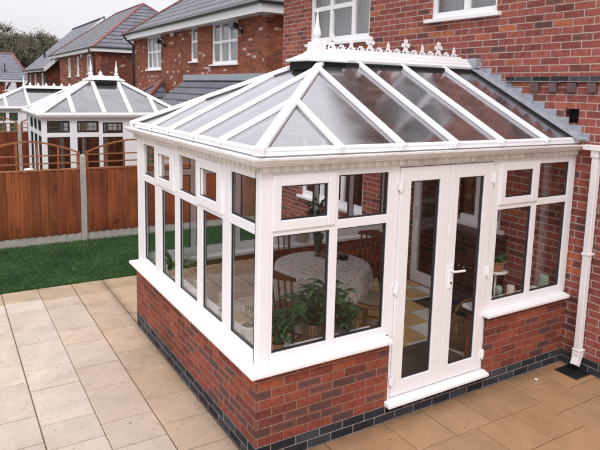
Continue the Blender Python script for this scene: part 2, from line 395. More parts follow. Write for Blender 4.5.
def abox(mb, axis, u0, u1, d0, d1, z0, z1):
    if axis == 0: mb.box(min(d0,d1), max(d0,d1), u0, u1, z0, z1)
    else: mb.box(u0, u1, min(d0,d1), max(d0,d1), z0, z1)
def frame_mb(mb, axis, u0, u1, z0, z1, d0, d1, w, mull=(), trans=(), mw=.05, wb=None):
    """outer rectangle with mullions at u and transoms (u a, u b, z)"""
    wb = wb or w
    abox(mb, axis, u0, u0+w, d0, d1, z0, z1); abox(mb, axis, u1-w, u1, d0, d1, z0, z1)
    abox(mb, axis, u0+w, u1-w, d0, d1, z0, z0+wb); abox(mb, axis, u0+w, u1-w, d0, d1, z1-w, z1)
    cuts = [u0+w] + [m for m in mull] + [u1-w]
    for m in mull: abox(mb, axis, m-mw/2, m+mw/2, d0, d1, z0+wb, z1-w)
    for i, z in trans:
        a = u0+w if i == 0 else mull[i-1]+mw/2; b = u1-w if i == len(mull) else mull[i]-mw/2
        abox(mb, axis, a, b, d0+.003*(1 if d1>d0 else -1), d1, z-mw/2, z+mw/2)
def pane_mb(mb, axis, d, u0, u1, z0, z1):
    if axis == 0: mb.quad((d,u0,z0),(d,u1,z0),(d,u1,z1),(d,u0,z1))
    else: mb.quad((u0,d,z0),(u1,d,z0),(u1,d,z1),(u0,d,z1))
def house_window(root, axis, c, u0, u1, z0, z1, inward=1, mull=(), trans=(), w=.055, mw=.05, curtain=True, sill=True, name='window', wb=None, gl='house_glass'):
    mb = MB(); frame_mb(mb, axis, u0, u1, z0, z1, c+inward*.035, c+inward*.095, w, mull, trans, mw, wb)
    f = mb.build(name, M['upvc'], root, bevel=.005)
    pb = MB(); pane_mb(pb, axis, c+inward*.07, u0+w*.8, u1-w*.8, z0+w*.8, z1-w*.8); pb.build('pane', M[gl], f)
    if curtain:
        cb = MB(); pane_mb(cb, axis, c+inward*.21, u0, u1, z0, z1); cb.build('curtain', M['curtain'], f)
    if sill:
        sb = MB(); abox(sb, axis, u0-.07, u1+.07, c-inward*.06, c+inward*.034, z0-.045, z0+.004); sb.build('sill', M['upvc'], f, bevel=.006)
    return f

# ================================================================== SETTING
mb = MB(); mb.quad((-150,-150,-.05),(250,-150,-.05),(250,250,-.05),(-150,250,-.05))
struct(mb.build('ground', M['ground']))
mb = MB(); mb.box(-6, 3.71, -6, 4.97, -.04, -.014); struct(mb.build('patio_bed', M['joint']))
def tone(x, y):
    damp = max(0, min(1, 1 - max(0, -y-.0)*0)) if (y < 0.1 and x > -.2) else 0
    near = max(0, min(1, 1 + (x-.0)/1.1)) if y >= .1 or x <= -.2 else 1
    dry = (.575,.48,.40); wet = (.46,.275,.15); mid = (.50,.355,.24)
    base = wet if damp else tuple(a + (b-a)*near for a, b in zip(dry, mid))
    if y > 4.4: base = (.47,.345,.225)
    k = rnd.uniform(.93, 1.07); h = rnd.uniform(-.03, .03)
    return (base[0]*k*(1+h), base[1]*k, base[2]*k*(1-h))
mb = MB()
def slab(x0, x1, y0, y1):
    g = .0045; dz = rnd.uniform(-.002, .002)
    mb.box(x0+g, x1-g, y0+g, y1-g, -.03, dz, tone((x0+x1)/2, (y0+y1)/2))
cols = {-1.325:[4.95,4.51,4.14,3.53,3.09,2.44,2.0,1.35,.97], -.88:[4.95,4.43,4.12,3.70,3.30,2.88,2.27,1.77,1.14,.74], -.432:[4.95,4.45,4.02,3.52,3.10,2.43,1.98,1.35,.89],
        -1.775:[4.95,4.5,3.92,3.49,2.64,2.2,1.54,1.1]}
xs = [-1.775-.45*k for k in range(1, 9)][::-1]
for x in xs + [-1.775, -1.325, -.88]:
    w = .45 if x != -.88 else .448
    ys = list(cols.get(x, [4.95, 4.95-rnd.choice([.3,.44,.65])]))
    big = rnd.random() < .5
    while ys[-1] > -5.5:
        ys.append(ys[-1] - (.65 if big else .43)); big = not big
    for a, b in zip(ys, ys[1:]): slab(x, x+w-.001, b, a)
ys = cols[-.432]
for a, b in zip(ys, ys[1:]): slab(-.432, -.005, b, a)
slab(-.432, -.005, .455, .89); slab(-.432, -.005, 0, .455)
for i in range(8):
    x0 = 0+.464*i; ys = [4.95]; big = i % 2
    while ys[-1] > 3.3: ys.append(ys[-1]-(.62 if big else .43)); big = not big
    ys[-1] = 3.14
    for a, b in zip(ys, ys[1:]): slab(x0, x0+.464, b, a)
rows = [(-.455, 0, [-.432,.2,.63,1.24,1.68,2.11,2.77]), (-.895, -.455, [-.432,.1,.75,1.26,1.90,2.35,2.77])]
y = -.895; k = 0
while y > -5:
    hgt = .65 if k % 2 else .44; xx = [-.432]
    while xx[-1] < 2.2: xx.append(xx[-1]+rnd.choice([.44,.65,.65]))
    xx[-1] = 2.77; rows.append((y-hgt, y, xx)); y -= hgt; k += 1
for y0, y1, xx in rows:
    for a, b in zip(xx, xx[1:]): slab(a, b, y0, y1)
for x0, x1, yy in ((2.77,3.25,[0,-.22,-.655,-1.1,-1.75,-2.2,-2.85]), (3.25,3.705,[0,-.42,-.65,-1.3,-1.74,-2.4,-3.0])):
    for a, b in zip(yy, yy[1:]): slab(x0, x1, b, a)
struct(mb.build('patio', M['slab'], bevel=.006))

mb = MB(); mb.box(-8, 3.7, 4.98, 7.36, -.045, -.02); struct(mb.build('lawn', M['turf']))
def blades(x0, x1, y0, y1, n, seed):
    g = np.random.default_rng(seed)
    bx = g.uniform(x0, x1, n); by = g.uniform(y0, y1, n); by = by + (.012*np.sin(bx*23)+.012*np.sin(bx*61+1))*(by < y0+.1)
    edge = (by < y0+.03) | (by > y1-.04)
    h = g.uniform(.012, .034, n)*np.where(edge, 1.8, 1); a = g.uniform(0, 2*np.pi, n); w = g.uniform(.003, .007, n); l = g.uniform(0, .022, n); la = g.uniform(0, 2*np.pi, n)
    V = np.zeros((n, 3, 3)); dx = np.cos(a)*w; dy = np.sin(a)*w
    V[:,0] = np.stack([bx-dx, by-dy, np.full(n, -.022)], 1); V[:,1] = np.stack([bx+dx, by+dy, np.full(n, -.022)], 1)
    l = np.where(by < y0+.03, l*1.8, l); la = np.where(by < y0+.03, -np.pi/2+(la-np.pi)*.3, la)
    V[:,2] = np.stack([bx+np.cos(la)*l, by+np.sin(la)*l, -.02+h], 1)
    me = bpy.data.meshes.new('grass'); me.vertices.add(3*n); me.loops.add(3*n); me.polygons.add(n)
    me.vertices.foreach_set('co', V.reshape(-1)); me.loops.foreach_set('vertex_index', np.arange(3*n, dtype=np.int32))
    me.polygons.foreach_set('loop_start', np.arange(0, 3*n, 3, dtype=np.int32)); me.update(); me.validate()
    me.materials.append(M['grass']); o = bpy.data.objects.new('grass', me); col.objects.link(o)
    o['kind'] = 'stuff'; o['label'] = 'short dark green lawn grass between the patio and the fence'; o['category'] = 'grass'
blades(-4.5, 3.65, 4.97, 7.37, 230000, 5)

# ================================================================== FENCES
def fence(name, label, yf, posts, ztop, mats, zoff=0, grey=True):
    t = thing(name, label, 'fence', (posts[0], yf, 0))
    for x in posts:
        b = MB(); b.box(x-.05, x+.05, yf-.05, yf+.05, -.1, ztop+zoff+.22)
        b.loft([[(x-.05,yf-.05,ztop+zoff+.22),(x+.05,yf-.05,ztop+zoff+.22),(x+.05,yf+.05,ztop+zoff+.22),(x-.05,yf+.05,ztop+zoff+.22)],
                [(x-.02,yf-.02,ztop+zoff+.25),(x+.02,yf-.02,ztop+zoff+.25),(x+.02,yf+.02,ztop+zoff+.25),(x-.02,yf+.02,ztop+zoff+.25)]])
        b.build('post', M['concrete'], t, bevel=.008)
    for x0, x1 in zip(posts, posts[1:]):
        a, c = x0+.052, x1-.052
        g = MB(); g.box(a, c, yf-.02, yf+.02, -.05, .14+zoff); g.build('gravel_board', M['concrete'], t, bevel=.006)
        p = MB(); x = a; n = round((c-a)/.128); w = (c-a)/n
        for i in range(n):
            k = rnd.uniform(.68, 1.18); tn = (k, k*rnd.uniform(.9,1.08), k*rnd.uniform(.85,1.1)); xx = a+i*w
            z1 = ztop+zoff-.03+rnd.uniform(-.004,.004)
            p.loft([[(xx-.012,yf-.040,z),(xx+w+.002,yf-.016,z),(xx+w+.002,yf-.008,z),(xx-.012,yf-.008,z)] for z in (.142+zoff, z1)], tone=tn); p.box(xx-.026,xx-.012,yf-.0165,yf-.009,.142+zoff,z1-.002,(.12,.12,.12))  # near-black strip beside each board edge stands in for its shadow line
        p.box(a, c, yf-.006, yf+.03, .3+zoff, .38+zoff, (.8,.8,.8)); p.box(a, c, yf-.006, yf+.03, 1.1+zoff, 1.18+zoff, (.8,.8,.8))
        p.build('board_panel', M[mats], t)
        cp = MB(); cp.box(a, c, yf-.04, yf+.025, ztop+zoff-.028, ztop+zoff+.004); cp.build('capping_rail', M['trellis'], t, bevel=.004)
        tr = MB(); mid = (a+c)/2; hw = (c-a)/2
        arch = lambda x: ztop+zoff+.28+.22*(1-abs((x-mid)/hw)**1.7)
        N = 14
        for i in range(N):
            xa, xb = a+(c-a)*i/N, a+(c-a)*(i+1)/N
            tr.beam((xa,yf,arch(xa)), (xb+.004,yf,arch(xb)), .035, .03)
        for z in (ztop+zoff+.11, ztop+zoff+.25): tr.box(a, c, yf-.032, yf-.016, z-.011, z+.011)
        nv = 5
        for i in range(nv+1):
            xv = a+.022+(c-a-.044)*i/nv; tr.box(xv-.014-(.012 if i in (0,nv) else 0), xv+.014+(.012 if i in (0,nv) else 0), yf-.015, yf+.012, ztop+zoff+.0045, arch(xv)-.012)
        tr.build('trellis', M['trellis'], t)
    return t
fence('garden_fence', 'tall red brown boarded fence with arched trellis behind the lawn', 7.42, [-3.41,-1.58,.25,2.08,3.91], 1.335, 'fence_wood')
fence('garden_fence', 'darker more distant fence at left with trellis before the farthest conservatory', 15.9, [-3.6,-1.75,.1,1.95,3.8], 1.40, 'fence_dark', zoff=-.02)

# ================================================================== MAIN HOUSE
W, D = 3.711, 3.13
EA = 5.35
house = thing('brick_house', 'near red brick house behind the large conservatory with white downpipe on its wall', 'house', (W, 1, 0))
holes = [(3.60,5.30,3.63,4.85), (1.20,2.30,3.80,4.90), (3.60,5.46,.92,2.1), (1.60,2.46,.18,2.2), (.93,1.66,1.25,2.15), (.045,.205,2.57,2.72)]
mb = MB(); wallq(mb, 0, W, -4.5, 6.24, .15, EA, holes); wallq(mb, 1, 6.24, W+.25, 11, .15, EA, inward=-1)
wallq(mb, 1, -4.5, W+.25, 11, .15, EA, inward=1); wallq(mb, 0, 11, -4.25, 5.99, .15, EA, inward=-1)
wl = mb.build('wall', M['brick'], house)
mb = MB(); mb.box(W, W+.25, -4.5, 6.24, -.1, .15); mb.box(W+.25, 11, 5.99, 6.24, -.1, .15); mb.build('plinth', M['blue_brick'], house)
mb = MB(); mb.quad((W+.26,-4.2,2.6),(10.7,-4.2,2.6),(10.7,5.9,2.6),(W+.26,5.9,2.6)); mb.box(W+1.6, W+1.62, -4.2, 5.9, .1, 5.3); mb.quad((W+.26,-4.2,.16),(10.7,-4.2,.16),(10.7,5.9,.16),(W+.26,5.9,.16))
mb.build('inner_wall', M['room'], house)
house_window(house, 0, W, 3.60, 5.30, 3.63, 4.85, mull=(4.075, 4.695), trans=((1,4.21),(2,4.21)), w=.065, mw=.075, wb=.10)
house_window(house, 0, W, 1.20, 2.30, 3.80, 4.90, mull=(1.71,), trans=((1,4.40),), w=.06, mw=.085, wb=.085)
house_window(house, 0, W, 3.60, 5.46, .92, 2.1, mull=(4.22, 4.84), w=.06, mw=.07, curtain=False, wb=.09)
house_window(house, 0, W, .93, 1.66, 1.25, 2.15, mull=(1.33,), w=.06, mw=.07, curtain=False, wb=.08)
pd = MB(); frame_mb(pd, 0, 1.60, 2.46, .18, 2.2, W+.02, W+.08, .115, wb=.16); pdo = pd.build('patio_door', M['upvc'], house, bevel=.006)
b = MB(); pane_mb(b, 0, W+.05, 1.70, 2.36, .32, 2.1); b.build('pane', M['house_glass'], pdo)
b = MB(); b.box(W-.03, W+.019, 2.37, 2.40, 1.12, 1.28); b.build('handle', M['upvc'], pdo, bevel=.004)
vb = MB(); vb.box(W+.09, W+.11, .045, .205, 2.57, 2.72); vb.build('air_vent', M['void'], house)
cb = MB(); cb.box(W-.035, W-.002, -4.4, .97, 2.985, 3.05)
cbo = cb.build('blue_brick_band', M['blue_brick'], house, bevel=.004)
mcb = simple('corbel_brick', (.15,.085,.085), .7, .4, 20)
for i in range(6):
    yc = .587 - .222*i; cb = MB(); cb.box(W-.033, W-.002, yc-.05, yc+.05, 2.885, 2.983); cb.build('corbel_brick', mcb, cbo, bevel=.004)
rf = MB(); e = .4; z0 = EA+.02; hx = (11-W)/2+e; rz = z0+hx*.7
A = [(W-e,-4.9,z0),(11+e,-4.9,z0),(11+e,6.24+e,z0),(W-e,6.24+e,z0)]; r0 = ((W+11)/2, -4.9+hx, rz); r1 = ((W+11)/2, 6.24+e-hx, rz)
rf.add(A+[r0,r1], [(0,3,5,4),(1,4,5,2),(0,4,1),(2,5,3)]); rfo = rf.build('roof', M['tiles'], house)
sf = MB(); sf.box(W-e, W-.002, -4.9, 6.64, EA-.15, EA+.01); sf.box(W, 11.4, 6.245, 6.64, EA-.15, EA+.01); sf.build('soffit', M['white_paint'], house, bevel=.006)
sw = MB(); sw.box(W-.02, W-.001, .045, .135, 1.62, 1.71); sw.build('wall_switch', M['switch'], house, bevel=.004)
# lead flashing on the wall along the conservatory roof
fl = MB(); SL = .493; ze = lambda d: 2.41+SL*d
z = 2.40
while z < 3.2:
    ya = (z-2.41)/SL - .135; yb = min(1.5, (z+.075-2.41)/SL + .1)
    fl.box(W-.007-rnd.uniform(0,.003), W-.001, max(ya,-.10), yb, z, z+.079); z += .075
for sgn in (0, 1):
    f_ = (lambda y: y) if sgn == 0 else (lambda y: D-y)
    fl.bar((W-.06, f_(-.06), ze(-.06)+.03), (W-.06, f_(1.46), ze(1.46)+.03), [(-.06,-.008),(.058,-.008),(.058,.014),(-.06,.006)])
fl.box(W-.09, W-.008, 1.38, 1.75, 3.15, 3.27)
fl.build('lead_flashing', M['lead'], house, bevel=.004)
# downpipe with gutter run along the wall
dp = MB(); yp = -.225; xp = W-.055
dp.box(xp-.033, xp+.033, yp-.033, yp+.033, .13, 2.30); dp.build('downpipe', M['upvc'], house, bevel=.006)
dpo = house.children[-1] if False else bpy.data.objects['downpipe']
b = MB(); b.bar((xp,yp,.16),(xp-.05,yp-.01,.075), [(-.036,-.036),(.036,-.036),(.036,.036),(-.036,.036)], (1,0,0)); b.box(xp-.041,xp+.041,yp-.041,yp+.041,.15,.21); b.build('shoe', M['upvc'], dpo, bevel=.005)
for zz in (.22, 1.25):
    b = MB(); b.box(xp-.04, W-.001, yp-.045, yp+.045, zz, zz+.022); b.build('pipe_clip', M['upvc'], dpo, bevel=.004)

# drain
dr = thing('drain_gully', 'black square drain grate under the foot of the white downpipe', 'drain', (3.59,-.235,0))
b = MB(); frame_mb2 = [(3.46,3.70,-.36,-.34),(3.46,3.70,-.13,-.11),(3.46,3.48,-.34,-.13),(3.68,3.70,-.34,-.13)]
for x0,x1,y0,y1 in frame_mb2: b.box(x0,x1,y0,y1,-.01,.012)
b.build('frame', M['black'], dr)
b = MB(); b.quad((3.48,-.34,.0035),(3.68,-.34,.0035),(3.68,-.13,.0035),(3.48,-.13,.0035)); b.build('pit', M['void'], dr)
b = MB()
for i in range(5): b.box(3.50+.038*i, 3.512+.038*i, -.34, -.13, .005, .010)
b.build('bars', M['black'], dr)
b = MB(); b.lathe([(.0,0),(.022,.002),(.024,.008),(.012,.016),(0,.018)], (3.10,-.155,.002), 9)
tag(b.build('pebble', M['ceramic'], smooth=True), 'small white pebble lying on the paving near the drain', 'pebble')

# ================================================================== MAIN CONSERVATORY
con = thing('conservatory', 'large white framed conservatory with brick dwarf wall and french doors in the foreground', 'conservatory', (W/2, D/2, 0))
X1, X2 = 1.275, 2.475
mb = MB()
mb.box(0, X1, 0, .24, .15, .745); mb.box(0, .24, .24, 2.89, .15, .745); mb.box(0, 3.709, 2.89, D, .15, .745)
m2 = MB(); m2.box(X2, 3.709, 0, .24, .15, .745); m2.build('dwarf_wall', M['brick_dwarf'], con)
dw = mb.build('dwarf_wall', M['brick_dwarf'], con)
mb = MB(); mb.box(0, 3.709, 0, .24, -.1, .15); mb.box(0, .24, .24, 2.89, -.1, .15); mb.box(0, 3.709, 2.89, D, -.1, .15); mb.build('plinth', M['blue_brick'], dw)
# sills
def sill(name_pts, inner=False): pass
sp = [(-.071,.742),(-.071,.768),(-.06,.776),(.0,.787),(.26,.787),(.26,.75)]   # (outward coordinate measured inwards, z)
mb = MB()
mb.loft([[(X1-.022, o, z) for o, z in sp], [(o, o, z) for o, z in sp], [(o, D-o, z) for o, z in sp], [(3.705, D-o, z) for o, z in sp]])
mb.build('sill', M['upvc'], con, bevel=.004)
mb = MB(); mb.prism([(o, z) for o, z in sp], 0, X2-.055, 3.67); mb.build('sill', M['upvc'], con, bevel=.004)
# corner posts
for yy in (0, 1):
    mb = MB(); f_ = (lambda y: y) if yy == 0 else (lambda y: D-y)
    y0, y1 = sorted((f_(.02), f_(.096))); mb.box(.02, .116, y0, y1, .787, 2.262); mb.build('corner_post', M['upvc'], con, bevel=.008)
FD0, FD1 = .02, .060
def sash(parent, axis, u0, u1, z0, z1, g, d0=.004, d1=.045, flip=1, base=0):
    b = MB(); gu0, gu1, gz0, gz1 = g
    q0, q1 = base+flip*d0, base+flip*d1
    abox(b, axis, u0, gu0, q0, q1, z0, z1); abox(b, axis, gu1, u1, q0, q1, z0, z1)
    abox(b, axis, gu0, gu1, q0, q1, z0, gz0); abox(b, axis, gu0, gu1, q0, q1, gz1, z1)
    b.build('opening_sash', M['upvc'], parent, bevel=.007)
def panes(parent, axis, lst, d=.055, flip=1, base=0, dd=None):
    for gi, g in enumerate(lst):
        if dd: d = dd[gi]
        b = MB(); pane_mb(b, axis, base+flip*d, g[0]-.004, g[1]+.004, g[2]-.004, g[3]+.004); b.build('pane', M['glass'], parent)
        s = MB(); u0, u1, z0, z1 = g; q0, q1 = base+flip*(d-.006), base+flip*(d+.021); w = .009
        abox(s, axis, u0-.002, u0+w, q0, q1, z0, z1); abox(s, axis, u1-w, u1+.002, q0, q1, z0, z1)
        abox(s, axis, u0+w, u1-w, q0, q1, z0-.002, z0+w); abox(s, axis, u0+w, u1-w, q0, q1, z1-w, z1+.002)
        s.build('glazing_seal', M['seal'], parent)
def light_frame(axis, u0, u1, glasses, zb, zt, sashes=(), flip=1, base=0, zlo=.787):
    """glasses: list of columns, each ((lu0,lu1,lz0,lz1),(uu0,uu1,uz0,uz1))"""
    b = MB(); q0, q1 = base+flip*FD0, base+flip*FD1
    us = [u0]
    for lo, up in glasses: us += [lo[0], lo[1]]
    us.append(u1)
    for i in range(0, len(us), 2): abox(b, axis, us[i], us[i+1], q0, q1, zlo, 2.262)
    for lo, up in glasses:
        abox(b, axis, lo[0], lo[1], q0, q1, zlo, lo[2]); abox(b, axis, lo[0], lo[1], q0, q1, lo[3], up[2]); abox(b, axis, lo[0], lo[1], q0, q1, up[3], 2.262)
    f = b.build('window_frame', M['upvc'], con, bevel=.005)
    panes(f, axis, [g for lo, up in glasses for g in (lo, up)], .04, flip, base, [.04 if g not in [q[4] for q in sashes] else .026 for lo, up in glasses for g in (lo, up)])
    for (su0, su1, sz0, sz1, g) in sashes: sash(f, axis, su0, su1, sz0, sz1, g, flip=flip, base=base)
    return f
light_frame(1, .116, 1.274, [((.136,.634,.868,1.775),(.19,.60,1.893,2.148)), ((.708,1.203,.868,1.775),(.708,1.203,1.848,2.198))], 0, 0,
            [(.120,.675,1.815,2.232,(.19,.60,1.893,2.148))])
light_frame(1, X2+.004, 3.700, [((2.555,3.045,.868,1.765),(2.627,3.012,1.88,2.138)), ((3.118,3.592,.868,1.765),(3.125,3.592,1.835,2.183))], 0, 0,
            [(2.553,3.107,1.812,2.22,(2.627,3.012,1.88,2.138))])
light_frame(0, .098, 3.034, [((.098,.528,.885,1.785),(.098,.533,1.862,2.2)), ((.68,1.115,.885,1.785),(.775,1.155,1.905,2.15)), ((1.24,1.705,.885,1.785),(1.25,1.748,1.862,2.2)),
            ((1.826,2.245,.885,1.785),(1.942,2.31,1.905,2.15)), ((2.455,2.86,.885,1.785),(2.462,2.88,1.862,2.2))], 0, 0,
            [(.668,1.238,1.822,2.235,(.775,1.155,1.905,2.15)), (1.832,2.42,1.822,2.235,(1.942,2.31,1.905,2.15))])
cols_n = [(.136+.6*i, .136+.6*i+.52) for i in range(6)]
light_frame(1, .116, 3.700, [((a,b,.885,1.785),(a,b,1.862,2.2)) for a, b in cols_n], 0, 0, flip=-1, base=D)
# french doors
df = MB()
df.box(X1, 1.318, .02, .09, .20, 2.262); df.box(2.452, X2, .02, .09, .20, 2.262); df.box(1.318, 2.452, .02, .09, 2.235, 2.262)
dfo = df.build('door_frame', M['upvc'], con, bevel=.005)
th = MB(); th.prism([(-.071,.152),(-.071,.178),(.0,.196),(.09,.20),(.09,.15)], 0, 1.245, 2.492); th.build('threshold', M['upvc'], dfo, bevel=.004)
def leaf_door(x0, x1, g0, g1, handle):
    b = MB(); z0, z1, gz0, gz1 = .208, 2.228, .345, 2.108; q0, q1 = .008, .058
    b.box(x0, g0, q0, q1, z0, z1); b.box(g1, x1, q0, q1, z0, z1); b.box(g0, g1, q0, q1, z0, gz0); b.box(g0, g1, q0, q1, gz1, z1)
    o = b.build('french_door', M['upvc'], con, bevel=.006)
    panes(o, 1, [(g0, g1, gz0, gz1)], .030)
    hx = x0 if x0 < 1.5 else x1
    for zz in (.36, 1.19, 2.08):
        h = MB(); h.tube([(hx,-.004,zz-.05),(hx,-.004,zz+.05)], .012, 8); h.box(hx-.03, hx+.03, -.003, .008, zz-.035, zz+.035); h.build('hinge', M['upvc'], o, bevel=.003)
    if handle:
        h = MB(); h.box(1.945, 1.975, -.006, .008, 1.10, 1.32); h.tube([(1.960,-.004,1.265),(1.960,-.045,1.265),(1.97,-.05,1.265),(2.085,-.048,1.258)], .011, 8); h.build('handle', M['upvc'], o, bevel=.003)
        k = MB(); k.lathe([(0,0),(.01,0),(.01,.004),(0,.004)], (0,0,0), 10); k.v = [(1.96+x, -.0065-z, 1.15+y) for x, y, z in k.v]; k.build('keyhole', M['black'], o)
leaf_door(1.322, 1.897, 1.440, 1.775, False)
leaf_door(1.901, 2.448, 2.005, 2.330, True)
# eaves beam, dentils, gutter
def around(prof, name, mat, parent=None, x_end=3.705, bev=.004):
    b = MB(); b.loft([[(x_end, -o, z) for o, z in prof], [(-o, -o, z) for o, z in prof], [(-o, D+o, z) for o, z in prof], [(x_end, D+o, z) for o, z in prof]])
    return b.build(name, mat, parent or con, bevel=bev)
eb = around([(-.016,2.2635),(-.016,2.335),(-.10,2.40),(-.12,2.2635)], 'eaves_beam', M['upvc'], bev=0)
dn = MB()
def crenel(u0, n, step, tooth):
    pts = []
    for i in range(n): pts += [(u0+step*i, -.010), (u0+step*i, -.026), (u0+step*i+tooth, -.026), (u0+step*i+tooth, -.010)]
    return pts
cx = crenel(.02, 44, .0835, .05)
dn.prism(cx + [(cx[-1][0], .0155), (cx[0][0], .0155)], 2, 2.258, 2.298); dn.build('dentil_moulding', M['dentil'], con, bevel=.005)
dn = MB(); cy = crenel(.03, 37, .0835, .05)
dn.prism([(x, y) for y, x in cx[:0]+cy] + [(.0155, cy[-1][0]), (.0155, cy[0][0])], 2, 2.258, 2.298); dn.build('dentil_moulding', M['dentil'], con, bevel=.005)
around([(-.0158,2.299),(.03,2.299),(.04,2.308),(.04,2.318),(-.0158,2.318)], 'moulding_fillet', M['upvc_dirty'])
gu = around([(-.015,2.3185),(.058,2.3185),(.068,2.325),(.074,2.338),(.088,2.345),(.096,2.352),(.097,2.368),(.088,2.368),(.084,2.352),(.05,2.334),(.0,2.334),(-.015,2.36)], 'gutter', M['upvc_dirty'], bev=.002)
b = MB(); b.prism([(xo, z) for xo, z in [(3.60,2.319),(3.60,2.368),(3.612,2.368),(3.62,2.345),(3.69,2.345),(3.70,2.368),(3.709,2.368),(3.709,2.319)]], 1, -.34, -.10); b.box(xp-.042,xp+.042,yp-.042,yp+.042,2.25,2.3188)
b.build('gutter_outlet', M['upvc_dirty'], gu, bevel=.003)
around([(-.002,2.372),(-.002,2.418),(-.035,2.434),(-.035,2.372)], 'eave_trim', M['upvc'])
# roof panels
def clip(poly, a, b, c):   # keep a*x+b*y<=c
    out = []
    for i, p in enumerate(poly):
        q = poly[(i+1) % len(poly)]; dp_ = a*p[0]+b*p[1]-c; dq = a*q[0]+b*q[1]-c
        if dp_ <= 0: out.append(p)
        if (dp_ < 0 < dq) or (dq < 0 < dp_):
            k = dp_/(dp_-dq); out.append((p[0]+k*(q[0]-p[0]), p[1]+k*(q[1]-p[1])))
    return out
RY = D/2; HX = 1.50
fb = [0,.69,1.31,1.92,2.52,3.16,3.70]; lb = [0,.70,1.29,1.95,2.50,D]
def roof_z(d): return 2.41+SL*d
def panel(poly, dist):
    if len(poly) < 3: return
    b = MB(); b.add([(x, y, roof_z(dist(x,y))-.006) for x, y in poly], [tuple(range(len(poly)))]); b.build('roof_panel', M['poly'], con)
for a, c in zip(fb, fb[1:]):
    p = clip([(a,.0),(c,.0),(c,1.47),(a,1.47)], -1, 1, 0); panel(p, lambda x,y: y)
    q = clip([(a,D),(c,D),(c,D-1.47),(a,D-1.47)], -1, -1, -D); panel(q, lambda x,y: D-y)
for a, c in zip(lb, lb[1:]):
    p = clip(clip([(0,a),(HX,a),(HX,c),(0,c)], 1, -1, 0), 1, 1, D); panel(p, lambda x,y: x)
BP = [(-.030,-.004),(.030,-.004),(.030,.022),(.020,.034),(-.020,.034),(-.030,.022)]
HP = [(-.042,-.004),(.042,-.004),(.042,.028),(.024,.042),(-.024,.042),(-.042,.028)]
def gbar(p0, p1, prof, name='glazing_bar'):
    b = MB(); p0 = Vector(p0); p1 = Vector(p1); b.bar(p0, p1, prof)
    d = (p1-p0).normalized(); b.bar(p0-d*.018, p0-d*.0005, [(x*1.0, z*1.0 if z > 0 else z-.02) for x, z in prof])
    b.build(name, M['upvc'], con, bevel=.004)
for x in fb[1:-1]:
    t = min(x-.02, 1.45)
    gbar((x,-.01,roof_z(-.01)), (x,t,roof_z(t)), BP); gbar((x,D+.01,roof_z(-.01)), (x,D-t,roof_z(t)), BP)
for y in lb[1:-1]:
    t = min(y, D-y)-.02; t = min(t, 1.42)
    gbar((-.01,y,roof_z(-.01)), (t,y,roof_z(t)), BP)
gbar((-.01,-.01,roof_z(-.01)), (1.47,1.47,roof_z(1.47)), HP, 'hip_bar'); gbar((-.01,D+.01,roof_z(-.01)), (1.47,D-1.47,roof_z(1.47)), HP, 'hip_bar')
# ridge, cresting, finial
rg = MB(); rp = [(.13,3.135),(.135,3.165),(.105,3.18),(.10,3.205),(.06,3.22),(.05,3.25),(.02,3.265)]
rg.prism([(RY-a, z) for a, z in rp]+[(RY+a, z) for a, z in reversed(rp)], 0, 1.50, 3.62)
rgo = rg.build('ridge', M['upvc'], con, bevel=.003)
b = MB(); b.box(1.40, 3.66, RY-.165, RY+.165, 3.06, 3.133); b.build('ridge_seal', M['void'], rgo)
def disc(mb, x, z, r, n=14, hole=0): 
    y0, y1 = RY-.007, RY+.007
    if not hole:
        mb.prism([(x+r*math.cos(2*math.pi*k/n), z+r*math.sin(2*math.pi*k/n)) for k in range(n)], 1, y0, y1); return
    for k in range(n):
        a, c = 2*math.pi*k/n, 2*math.pi*(k+1)/n
        mb.prism([(x+rr*math.cos(t), z+rr*math.sin(t)) for rr, t in ((r,a),(r,c),(hole,c),(hole,a))], 1, y0, y1)
cr = MB(); cr.box(1.6, 3.56, RY-.0075, RY+.0075, 3.262, 3.285)
def stub(x, z0, z1, w0, w1): cr.prism([(x-w0,z0),(x+w0,z0),(x+w1,z1),(x-w1,z1)], 1, RY-.0065, RY+.0065)
for i in range(4):
    x = 1.645+.51*i
    stub(x, 3.284, 3.36, .05, .012); stub(x, 3.35, 3.40, .010, .014)
    disc(cr, x, 3.415, .026); disc(cr, x-.036, 3.372, .024); disc(cr, x+.036, 3.372, .024); disc(cr, x, 3.302, .03, hole=.012)
    xs_ = x+.255
    if xs_ < 3.55: stub(xs_, 3.284, 3.34, .042, .010); disc(cr, xs_, 3.35, .021); stub(xs_, 3.35, 3.392, .012, .004); disc(cr, xs_, 3.298, .024, hole=.01)
    for dx in (.128, .383):
        if x+dx < 3.55: disc(cr, x+dx, 3.296, .034, hole=.015)
    for dx in (.07, .19, .32, .445):
        if x+dx < 3.55: disc(cr, x+dx, 3.278, .022)
for i in range(30):
    disc(cr, 1.63+.064*i, 3.284, .022, 10)
cr.build('cresting', M['upvc'], rgo)
fx = 1.46
fn = MB(); sq = lambda h, z: [(fx-h,RY-h,z),(fx+h,RY-h,z),(fx+h,RY+h,z),(fx-h,RY+h,z)]
fn.loft([sq(.235,3.128), sq(.24,3.145), sq(.11,3.215), sq(.075,3.25), sq(.07,3.33), sq(.055,3.338)])
fno = fn.build('finial_base', M['upvc'], con, bevel=.005)
b = MB(); b.box(fx-.2, fx+.2, RY-.2, RY+.2, 3.05, 3.127); b.build('apex_seal', M['void'], fno)
b = MB(); b.lathe([(.045,3.338),(.047,3.35),(.022,3.36),(.024,3.375),(.040,3.40),(.043,3.42),(.035,3.455),(.022,3.505),(.013,3.565),(.007,3.625),(.003,3.665)], (fx,RY,0), 16); b.build('finial', M['upvc'], fno, smooth=True)

